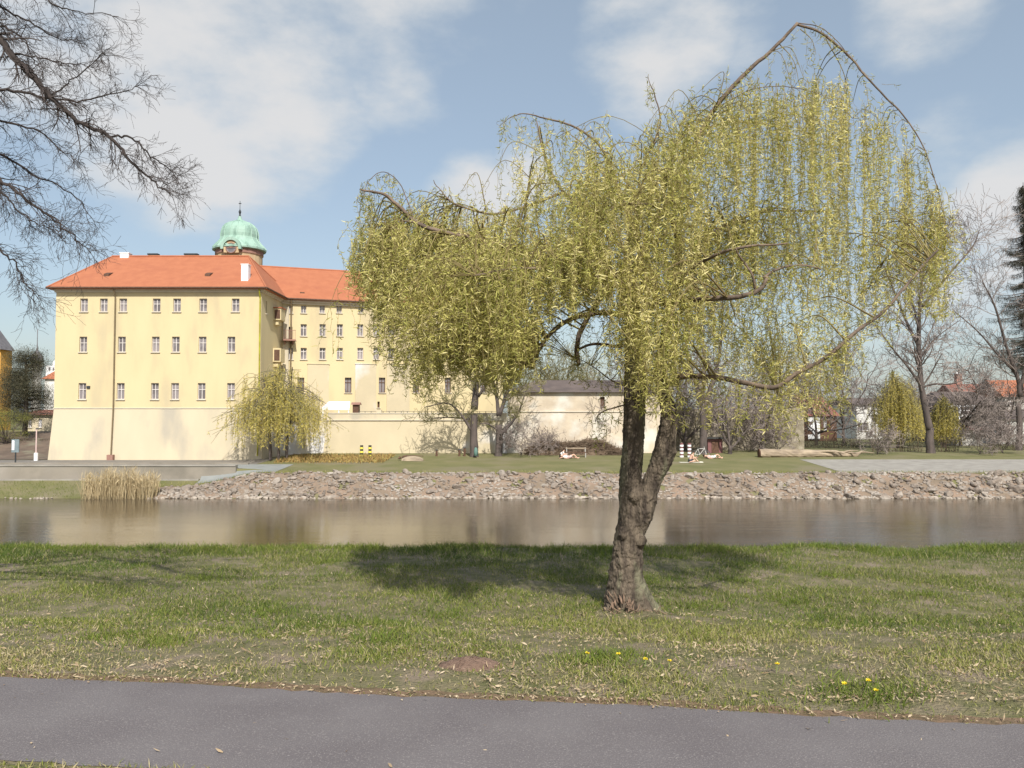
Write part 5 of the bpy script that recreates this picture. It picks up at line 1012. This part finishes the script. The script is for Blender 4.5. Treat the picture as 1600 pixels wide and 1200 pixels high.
def kiosk():
    Y = 80.; b = fbase(1117, Y); rt = root('kiosk', b, 'small dark maroon wooden kiosk behind the thick bare tree', 'kiosk')
    g = Geo(); bx(g, b[0]-.7, b[0]+.7, Y, Y+1.2, b[2]-.05, b[2]+1.35); g.build('wall', M['redband'], rt); g = Geo(); bx(g, b[0]-.95, b[0]+1.05, Y-.35, Y+1.4, b[2]+1.35, b[2]+1.5); g.build('roof', M['black'], rt)
    g = Geo(); bx(g, b[0]-.35, b[0]+.35, Y-.04, Y-.003, b[2], b[2]+1.15); g.build('door', M['brown'], rt)
kiosk()
# small boat or covered heap on the lawn, left
def boat():
    Y = 73.; c = fbase(645, Y); rt = root('rowing_boat', c, 'small upturned brown rowing boat lying on the lawn before the cream wall', 'boat')
    g = Geo(); V = []; n = 12; m_ = 7
    for i in range(n):
        t = i/(n-1)*2-1; wd = .42*math.sqrt(max(0, 1-t*t*.92)); hh = .42*math.sqrt(max(.02, 1-t*t*.85))
        for j in range(m_): a = pi*j/(m_-1); V.append((c[0]+t*.95, c[1]-cos(a)*wd, c[2]+sin(a)*hh))
    g.add(V, [(i*m_+j, i*m_+j+1, (i+1)*m_+j+1, (i+1)*m_+j) for i in range(n-1) for j in range(m_-1)]+[tuple(range(m_)), tuple(range(n*m_-1, n*m_-m_-1, -1))]); g.build('hull', M['log'], rt, smooth=True)
    g = Geo(); tube(g, [c+[-.95, 0, .4], c+[0, 0, .46], c+[.95, 0, .4]], .03, 6); g.build('keel', M['brown'], rt)
boat()
def pile_dark():
    c = fbase(634, 73.3); g = Geo(); rng = np.random.default_rng(4)
    for k in range(9):
        p = c+[rng.normal()*.25, rng.normal()*.2, .12+.2*rng.random()]; tube(g, [p-[.2*rng.random(), .1, .1], p, p+[.25*rng.random(), 0, .15*rng.random()]], [.05, .12, .03], 7, rough=.15, rng=rng)
    tag(g.build('driftwood', M['brown']), 'small dark knot of driftwood left of the upturned boat', 'driftwood')
pile_dark()
def bicycle(px, Y, label):
    b = fbase(px, Y); rt = root('bicycle', b, label, 'bicycle'); R = .34
    for s_ in (-.52, .52):
        c = b+[s_, 0, R]; t = np.linspace(0, 2*pi, 25); P = np.stack([c[0]+R*np.cos(t), np.full(25, c[1]), c[2]+R*np.sin(t)], -1); g = Geo(); tube(g, P, .028, 6); w_ = g.build('wheel', M['rubber'], rt); w_['_o'] = rt['_o']
        g = Geo(); tube(g, c+(P-c)*.9, .012, 5)
        for a in np.arange(12)*pi/6: tube(g, [c, c+[R*.9*cos(a), 0, R*.9*sin(a)]], .005, 3)
        g.build('rim', M['metal'], w_)
    g = Geo(); bb = b+[-.08, 0, .3]; st = b+[-.22, 0, .82]; hd = b+[.36, 0, .86]; rw = b+[-.52, 0, R]; fw = b+[.52, 0, R]
    for p_, q_ in ((bb, st), (bb, hd), (st, hd), (rw, bb), (rw, st), (hd, fw), (hd, hd+[-.05, 0, .16])): tube(g, [p_, q_], .022, 6)
    g.build('frame', M['offwhite'], rt); g = Geo(); tube(g, [hd+[-.05, -.25, .16], hd+[-.02, 0, .18], hd+[-.05, .25, .16]], .018, 6); g.build('handlebar', M['metal'], rt); g = Geo(); box(g, st+[0, 0, .07], (.26, .13, .06)); g.build('saddle', M['black'], rt)
bicycle(1094, 75.4, 'pale bicycle leaning by the foot of the thick bare tree')
# people
def person(label, J, seed, loc, shirt=None, shorts='cloth_dark', skin='skin', hair=True, facing=0, scale=1.):
    """J: joint dict in metres around loc"""
    loc = np.array(loc); rt = root('person', loc, label, 'person')
    verts = []; edges = []; rad = []; idx = {}
    def v(name, r): idx[name] = len(verts); verts.append(J[name]); rad.append(r)
    for nme, r in (('pelvis', .135), ('waist', .115), ('chest', .15), ('neck0', .075), ('neck', .055), ('head0', .085), ('head1', .1), ('head2', .065)): v(nme, r)
    edges += [(0, 1), (1, 2), (2, 3), (3, 4), (4, 5), (5, 6), (6, 7)]
    for s in 'LR':
        for nme, r in (('sh', .07), ('el', .045), ('wr', .03), ('pa', .035)): v(nme+s, r)
        edges += [(idx['neck0'], idx['sh'+s]), (idx['sh'+s], idx['el'+s]), (idx['el'+s], idx['wr'+s]), (idx['wr'+s], idx['pa'+s])]
        w_ = np.array(J['wr'+s]); p_ = np.array(J['pa'+s]); d = norm(p_-w_); sd = norm(np.cross(d, [.2, .3, 1])); nn = np.cross(d, sd)
        for f in range(4):
            k0 = len(verts); L = (.07, .08, .075, .06)[f]; o = sd*(f-1.5)*.021
            verts += [list(p_+o+d*.03), list(p_+o+d*(.03+L*.5)-nn*.01), list(p_+o+d*(.03+L)-nn*.03)]; rad += [.010, .009, .008]; edges += [(idx['pa'+s], k0), (k0, k0+1), (k0+1, k0+2)]
        k0 = len(verts); verts += [list(p_-sd*.04), list(p_-sd*.065+d*.04)]; rad += [.012, .010]; edges += [(idx['pa'+s], k0), (k0, k0+1)]
        for nme, r in (('hip', .095), ('kn', .06), ('an', .04), ('ft', .035), ('to', .025)): v(nme+s, r)
        edges += [(0, idx['hip'+s]), (idx['hip'+s], idx['kn'+s]), (idx['kn'+s], idx['an'+s]), (idx['an'+s], idx['ft'+s]), (idx['ft'+s], idx['to'+s])]
    me = bpy.data.meshes.new('body'); me.from_pydata([tuple(np.array(q)*scale) for q in verts], edges, []); o = bpy.data.objects.new('body', me); C.objects.link(o); o.parent = rt
    sk = o.modifiers.new('skin', 'SKIN'); sv = me.skin_vertices[0].data
    for i, r in enumerate(rad): sv[i].radius = (r*scale, r*scale)
    sv[0].use_root = True; sb = o.modifiers.new('sub', 'SUBSURF'); sb.levels = 1; sb.render_levels = 2; me.materials.append(M[skin])
    A = lambda n: np.array(J[n])*scale+loc
    g = Geo(); h1, h2 = A('head1'), A('head2'); up = norm(h2-h1); V = []
    for i in range(7):
        for j in range(12):
            th_ = i/6*1.75; a = j*pi/6; sx = norm(np.cross(up, [0, 1, .1])); sy = np.cross(up, sx); V.append(h1+up*.02*scale+(.118*scale)*(up*cos(th_)+(sx*cos(a)+sy*sin(a))*sin(th_)))
    g.add(V, [(i*12+j, i*12+(j+1) % 12, (i+1)*12+(j+1) % 12, (i+1)*12+j) for i in range(6) for j in range(12)]); g.build('hair', M['hair'], rt, smooth=True)
    g = Geo()
    for s in 'LR':
        tube(g, [A('pelvis'), A('hip'+s), A('hip'+s)*.45+A('kn'+s)*.55], np.array([.15, .125, .10])*scale, 12)
    tube(g, [A('pelvis'), A('waist')], np.array([.155, .14])*scale, 12); g.build('shorts', M[shorts], rt, smooth=True)
    if shirt:
        g = Geo(); tube(g, [A('waist'), (A('waist')+A('chest'))/2, A('chest'), A('neck0')], np.array([.145, .16, .17, .09])*scale, 14)
        for s in 'LR': tube(g, [A('chest')*.3+A('sh'+s)*.7, A('sh'+s), A('sh'+s)*.5+A('el'+s)*.5], np.array([.1, .09, .065])*scale, 10)
        g.build('shirt', M[shirt], rt, smooth=True)
    g = Geo(); # face
    ctr = A('head1'); fd = np.array([cos(facing), sin(facing), -.1]); sx = norm(np.cross(fd, up))
    for e in (-.035, .035): box(g, ctr+fd*.1*scale+sx*e*scale+up*.01*scale, (.014, .014, .012))
    box(g, ctr+fd*.095*scale-up*.055*scale, (.03, .03, .01)); g.build('eyes', M['hair'], rt)
    g = Geo(); tube(g, [ctr+fd*.09*scale+up*.01*scale, ctr+fd*.125*scale-up*.03*scale, ctr+fd*.09*scale-up*.035*scale], [.008, .015, .01], 6)
    for e in (-.1, .1): tube(g, [ctr+sx*e*scale+up*.03*scale, ctr+sx*e*1.12*scale, ctr+sx*e*scale-up*.03*scale], [.01, .016, .01], 6)
    g.build('nose_and_ears', M[skin], rt)
    return rt
def mirror(): pass
S = .1
J1 = dict(pelvis=(0, 0, .14), waist=(.05, 0, .30), chest=(.16, 0, .50), neck0=(.24, 0, .62), neck=(.28, 0, .69), head0=(.31, 0, .76), head1=(.34, 0, .84), head2=(.34, 0, .92),
          shL=(.23, -.19, .60), elL=(.30, -.25, .34), wrL=(.42, -.18, .16), paL=(.47, -.15, .10), shR=(.23, .19, .60), elR=(.42, .24, .42), wrR=(.62, .16, .42), paR=(.68, .12, .42),
          hipL=(.04, -.12, .13), knL=(.38, -.34, .14), anL=(-.02, -.42, .07), ftL=(-.10, -.46, .04), toL=(-.18, -.48, .03), hipR=(.04, .12, .14), knR=(.44, .14, .44), anR=(.74, .14, .08), ftR=(.80, .14, .04), toR=(.90, .14, .03))
b = fbase(1077, 71.5); person('shirtless person in dark shorts sitting on a towel on the far lawn', J1, 1, b+[0, 0, .02], facing=0)
g = Geo(); c = b+[.1, 0, .02]; box(g, c, (2.0, .75, .02)); box(g, c+[.82, -.1, .04], (.3, .4, .06)); tag(g.build('towel', M['towel']), 'pale towel spread under the shirtless sitting person', 'towel')
J2 = {k: (v[0]*.95, v[1]*.9, v[2]*.95) for k, v in J1.items()}
b = fbase(876, 75.0); person('person in white shirt sitting on the lawn left of the bench', J2, 2, b+[0, 0, .01], shirt='cloth_white', facing=0, scale=.95)
J3 = dict(pelvis=(0, 0, .13), waist=(-.17, 0, .13), chest=(-.38, 0, .17), neck0=(-.53, 0, .20), neck=(-.60, 0, .23), head0=(-.67, 0, .25), head1=(-.75, 0, .28), head2=(-.82, 0, .31),
          shL=(-.5, -.19, .18), elL=(-.42, -.33, .06), wrL=(-.20, -.30, .05), paL=(-.12, -.28, .04), shR=(-.5, .19, .18), elR=(-.62, .33, .06), wrR=(-.75, .15, .1), paR=(-.78, .1, .15),
          hipL=(.03, -.1, .12), knL=(.40, -.13, .40), anL=(.72, -.13, .08), ftL=(.76, -.13, .04), toL=(.86, -.13, .05), hipR=(.03, .1, .12), knR=(.45, .12, .10), anR=(.86, .13, .07), ftR=(.9, .14, .07), toR=(.93, .15, .16))
b = fbase(889, 74.8); person('person in pale grey lying on the lawn in front of the bench', J3, 3, b, shirt='cloth_white', shorts='cloth_pink', facing=pi/2)
b = fbase(1113, 74.8); J4 = {k: (-v[0], v[1], v[2]) for k, v in J3.items()}
b4 = b; J4 = J3; person('person in pink lying on the grass right of the bicycle', J4, 4, b, shirt='cloth_pink', shorts='cloth_white', facing=pi/2)
b = fbase(742, 75.6); rt = root('waste_bag', b, 'small teal bag hanging at the foot of the left twin tree', 'bag'); g = Geo(); lathe(g, [(.05, .15), (.16, .2), (.19, .55), (.13, .85), (.04, .95)], b+[.1, -.25, 0], 12); g.build('sack', mat('teal_fabric', (.10, .18, .16), (.13, .22, .19), 8, .8), rt, smooth=True); g = Geo(); tube(g, [b+[.1, -.25, .94], b+[.14, -.2, 1.05], b+[.06, -.2, 1.05], b+[.1, -.25, .94]], .015, 5); g.build('strap', M['iron'], rt)

# ------------------------------------------------------------------ rip-rap
def rockmesh(seed, g=None, scale=1, c=(0, 0, 0)):
    rng = np.random.default_rng(seed); t = (1+5**.5)/2
    V = norm(np.array([(-1, t, 0), (1, t, 0), (-1, -t, 0), (1, -t, 0), (0, -1, t), (0, 1, t), (0, -1, -t), (0, 1, -t), (t, 0, -1), (t, 0, 1), (-t, 0, -1), (-t, 0, 1)], float))
    Fc = [(0,11,5),(0,5,1),(0,1,7),(0,7,10),(0,10,11),(1,5,9),(5,11,4),(11,10,2),(10,7,6),(7,1,8),(3,9,4),(3,4,2),(3,2,6),(3,6,8),(3,8,9),(4,9,5),(2,4,11),(6,2,10),(8,6,7),(9,8,1)]
    cache = {}; VV = [v for v in V]; F2 = []
    def md(a, b):
        k = (min(a, b), max(a, b))
        if k not in cache: cache[k] = len(VV); VV.append(norm(VV[a]+VV[b]))
        return cache[k]
    for a, b, c_ in Fc: x, y, z = md(a, b), md(b, c_), md(c_, a); F2 += [(a, x, z), (b, y, x), (c_, z, y), (x, y, z)]
    V = np.array(VV)
    for k in range(9):   # cut planes give facets
        n = norm(rng.normal(size=3)); h = rng.uniform(.55, .85); d = V@n; V = V-np.outer(np.maximum(d-h, 0), n)
    V = V*np.array([1, rng.uniform(.6, .9), rng.uniform(.45, .75)])*.5
    return V, np.array(F2)
def riprap():
    rng = np.random.default_rng(77); variants = []
    protos = []
    for s in range(8):
        V, Fc = rockmesh(s); me = None; g = Geo(); g.add(V, [Fc]); protos.append(g)
    R = [rockmesh(s) for s in range(8)]
    meshes = {}
    def place(n, xr, sizes, individual, m, yr=(60.75, 63.7), gname=None):
        g = Geo()
        for i in range(n):
            X = rng.uniform(*xr); Yy = rng.uniform(*yr); s = rng.uniform(*sizes)*(1.2 if rng.random() < .15 else 1); k = int(rng.integers(8)); z = float(fz(X, Yy))+.05+s*.12
            if individual:
                key = (k, m)
                if key not in meshes:
                    o = Geo().add(R[k][0], [R[k][1]]).build('rock', M[m]); meshes[key] = o
                else:
                    o = meshes[key].copy(); C.objects.link(o)
                o.location = (X, Yy, z); o.rotation_euler = (rng.normal()*.5, rng.normal()*.5, rng.random()*6.28); o.scale = (s, s, s)
                tag(o, 'angular grey brown rock lying in the stone slope of the far bank', 'rock', 'rocks of the far bank slope')
            else:
                E = Matrix.Rotation(rng.random()*6.28, 3, 'Z') @ Matrix.Rotation(rng.normal()*.5, 3, 'X'); g.add(R[k][0]*s @ np.array(E).T+[X, Yy, z-.03], [R[k][1]])
        if not individual: tag(g.build('rubble', M[m]), 'smaller broken stones filling the far bank slope', 'rubble', kind='stuff')
    place(225, (-26.5, 40), (.34, .8), True, 'rock'); place(45, (24, 42), (.45, 1.0), True, 'rock')
    place(5200, (-26.5, 60), (.12, .42), False, 'rock')
    place(520, (-27, 60), (.2, .5), False, 'rockpale', yr=(60.55, 60.95)); 
    place(60, (-50, -33.5), (.15, .35), False, 'rockpale', yr=(60.7, 60.95))
riprap()
# reeds
def reeds():
    rng = np.random.default_rng(14); Y = 60.9; a = at(136, 640, Y)[0]; b = at(246, 640, Y)[0]; n = 1500; x = rng.uniform(a, b, n); y = Y+rng.normal(size=n)*.45
    H = (1.3+1.2*rng.random(n))*(.75+.25*np.sin((x-a)/(b-a)*pi)+.15*np.sin(x*4)); B = np.stack([x, y, np.full(n, -4.4)], -1); g = Geo()
    leaves(g, B, np.stack([rng.normal(size=n)*.1, rng.normal(size=n)*.08, np.ones(n)], -1), H, rng.uniform(.02, .04, n), rng.uniform(.05, .35, n), rng, seg=3)
    m_ = 700; i = rng.integers(0, n, m_); leaves(g, B[i]+np.stack([0*x[i], 0*x[i], H[i]*.8], -1), rng.normal(size=(m_, 3))*[.5, .5, .3]+[0, 0, .8], rng.uniform(.2, .5, m_), rng.uniform(.03, .07, m_), rng.uniform(-1, 1, m_), rng, seg=2)
    tag(g.build('reeds', M['straw']), 'clump of dry straw coloured reeds at the far water edge', 'reeds', kind='stuff')
    g = Geo(); n = 5200; x = rng.uniform(at(438, 640, 73)[0], at(605, 640, 73)[0], n); y = rng.uniform(70.5, 77.5, n); keep = (y-70.5)/7 > .3*rng.random(n); x, y = x[keep], y[keep]; n = len(x)
    leaves(g, np.stack([x, y, fz(x, y)], -1), rng.normal(size=(n, 3))*[.6, .6, .2]+[0, 0, .9], rng.uniform(.12, .4, n), rng.uniform(.04, .09, n), rng.uniform(-1, 1, n), rng, seg=2)
    tag(g.build('dry_plants', M['rust']), 'rusty brown dry plants on the slope right of the small willow', 'plants', kind='stuff')
    # tufts of weeds on the near crest and far lawn edge
    g = Geo(); n = 9000; x = rng.uniform(-27, 60, n); y = 63.7+rng.random(n)**2*1.2; leaves(g, np.stack([x, y, fz(x, y)], -1), rng.normal(size=(n, 3))*[.5, .5, .2]+[0, 0, 1], rng.uniform(.08, .25, n), rng.uniform(.03, .07, n), rng.uniform(-1, 1, n), rng, seg=1, tint=.3+.7*rng.random(n))
    n = 4500; x = rng.uniform(-60, -27, n); y = 60.9+rng.random(n)*4.4; leaves(g, np.stack([x, y, fz(x, y)], -1), rng.normal(size=(n, 3))*[.5, .5, .2]+[0, 0, 1], rng.uniform(.08, .22, n), rng.uniform(.03, .07, n), rng.uniform(-1, 1, n), rng, seg=1, tint=.6*rng.random(n))
    tag(g.build('bank_weeds', M['grass']), 'weeds and rough grass along the far bank edge', 'weeds', kind='stuff')
reeds()

# ------------------------------------------------------------------ light and sky
SUN_EL, SUN_AZ = radians(43), radians(169)      # azimuth: direction towards the sun, clockwise from +Y
sd = Vector((sin(SUN_AZ)*cos(SUN_EL), cos(SUN_AZ)*cos(SUN_EL), sin(SUN_EL)))
sl = bpy.data.lights.new('sun', 'SUN'); sl.energy = 4.2; sl.angle = radians(.55); sl.color = (1, .955, .87)
so = bpy.data.objects.new('sun', sl); C.objects.link(so); so.rotation_euler = sd.to_track_quat('Z', 'Y').to_euler(); so.location = (-20, -40, 60)
wd = bpy.data.worlds.new('World'); sc.world = wd; wd.use_nodes = True; N = wd.node_tree.nodes; L = wd.node_tree.links
bg = N['Background']; sky = N.new('ShaderNodeTexSky'); sky.sky_type = 'NISHITA'; sky.sun_disc = False; sky.sun_elevation = SUN_EL; sky.sun_rotation = SUN_AZ
sky.air_density = 1.0; sky.dust_density = 2.2; sky.ozone_density = .55; sky.altitude = 200
bg.inputs['Strength'].default_value = .105; L.new(sky.outputs[0], bg.inputs['Color'])
tc = N.new('ShaderNodeTexCoord')
def mathn(op, a, b=None, clamp=False):
    n = N.new('ShaderNodeMath'); n.operation = op; n.use_clamp = clamp
    for i, v in enumerate((a, b)):
        if v is None: continue
        if isinstance(v, (int, float)): n.inputs[i].default_value = v
        else: L.new(v, n.inputs[i])
    return n.outputs[0]
nz1 = N.new('ShaderNodeTexNoise'); nz1.inputs['Scale'].default_value = 4.2; nz1.inputs['Detail'].default_value = 8; nz1.inputs['Roughness'].default_value = .56
mp = N.new('ShaderNodeMapping'); mp.inputs['Scale'].default_value = (1, 1, 1.9); L.new(tc.outputs['Generated'], mp.inputs[0]); L.new(mp.outputs[0], nz1.inputs['Vector'])
blobs = [(330, 110, 250, 1.0), (250, 200, 190, .9), (90, 60, 220, .8), (520, 20, 200, .7), (110, 260, 190, .65), (340, 260, 150, .35), (1030, 40, 150, 1.0), (1130, 50, 110, .7), (940, 55, 90, .6), (1430, 5, 110, .9), (1530, 225, 130, .6), (1600, 330, 120, .95), (730, 320, 90, .9), (820, 285, 70, .7), (1500, 420, 190, .5), (60, 400, 200, .35), (1320, -120, 300, .5), (700, -200, 300, .8)]
acc = None
for x, y, r, s in blobs:
    d = norm(ray(x, y)); dp = N.new('ShaderNodeVectorMath'); dp.operation = 'DOT_PRODUCT'; L.new(tc.outputs['Generated'], dp.inputs[0]); dp.inputs[1].default_value = tuple(d)
    mr = N.new('ShaderNodeMapRange'); mr.interpolation_type = 'SMOOTHSTEP'; mr.inputs['From Min'].default_value = cos(math.atan(r*1.25/F)); mr.inputs['From Max'].default_value = 1.0; mr.inputs['To Max'].default_value = s
    L.new(dp.outputs['Value'], mr.inputs[0]); acc = mr.outputs[0] if acc is None else mathn('MAXIMUM', acc, mr.outputs[0])
tot = mathn('ADD', mathn('MULTIPLY', acc, .52), mathn('MULTIPLY', nz1.outputs['Fac'], 1.15))
mr = N.new('ShaderNodeMapRange'); mr.interpolation_type = 'SMOOTHSTEP'; mr.inputs['From Min'].default_value = .74; mr.inputs['From Max'].default_value = 1.09; mr.inputs['To Min'].default_value = .34; mr.inputs['To Max'].default_value = .93; L.new(tot, mr.inputs[0])
bg2 = N.new('ShaderNodeBackground'); bg2.inputs['Strength'].default_value = .62
cr = N.new('ShaderNodeMix'); cr.data_type = 'RGBA'; cr.inputs['A'].default_value = (.66, .84, .90, 1); cr.inputs['B'].default_value = (.96, .94, .93, 1); L.new(mr.outputs[0], cr.inputs['Factor']); L.new(cr.outputs['Result'], bg2.inputs['Color'])
mx = N.new('ShaderNodeMixShader'); L.new(mr.outputs[0], mx.inputs[0]); L.new(bg.outputs[0], mx.inputs[1]); L.new(bg2.outputs[0], mx.inputs[2]); L.new(mx.outputs[0], N['World Output'].inputs['Surface'])
sc.view_settings.view_transform = 'Standard'; sc.view_settings.look = 'None'; sc.view_settings.gamma = 1; sc.view_settings.exposure = 0.4
sc.cycles.max_bounces = 6; sc.cycles.diffuse_bounces = 3; sc.cycles.transmission_bounces = 3; sc.cycles.use_denoising = True
# tidy helper property
for o in list(bpy.data.objects):
    if '_o' in o: del o['_o']
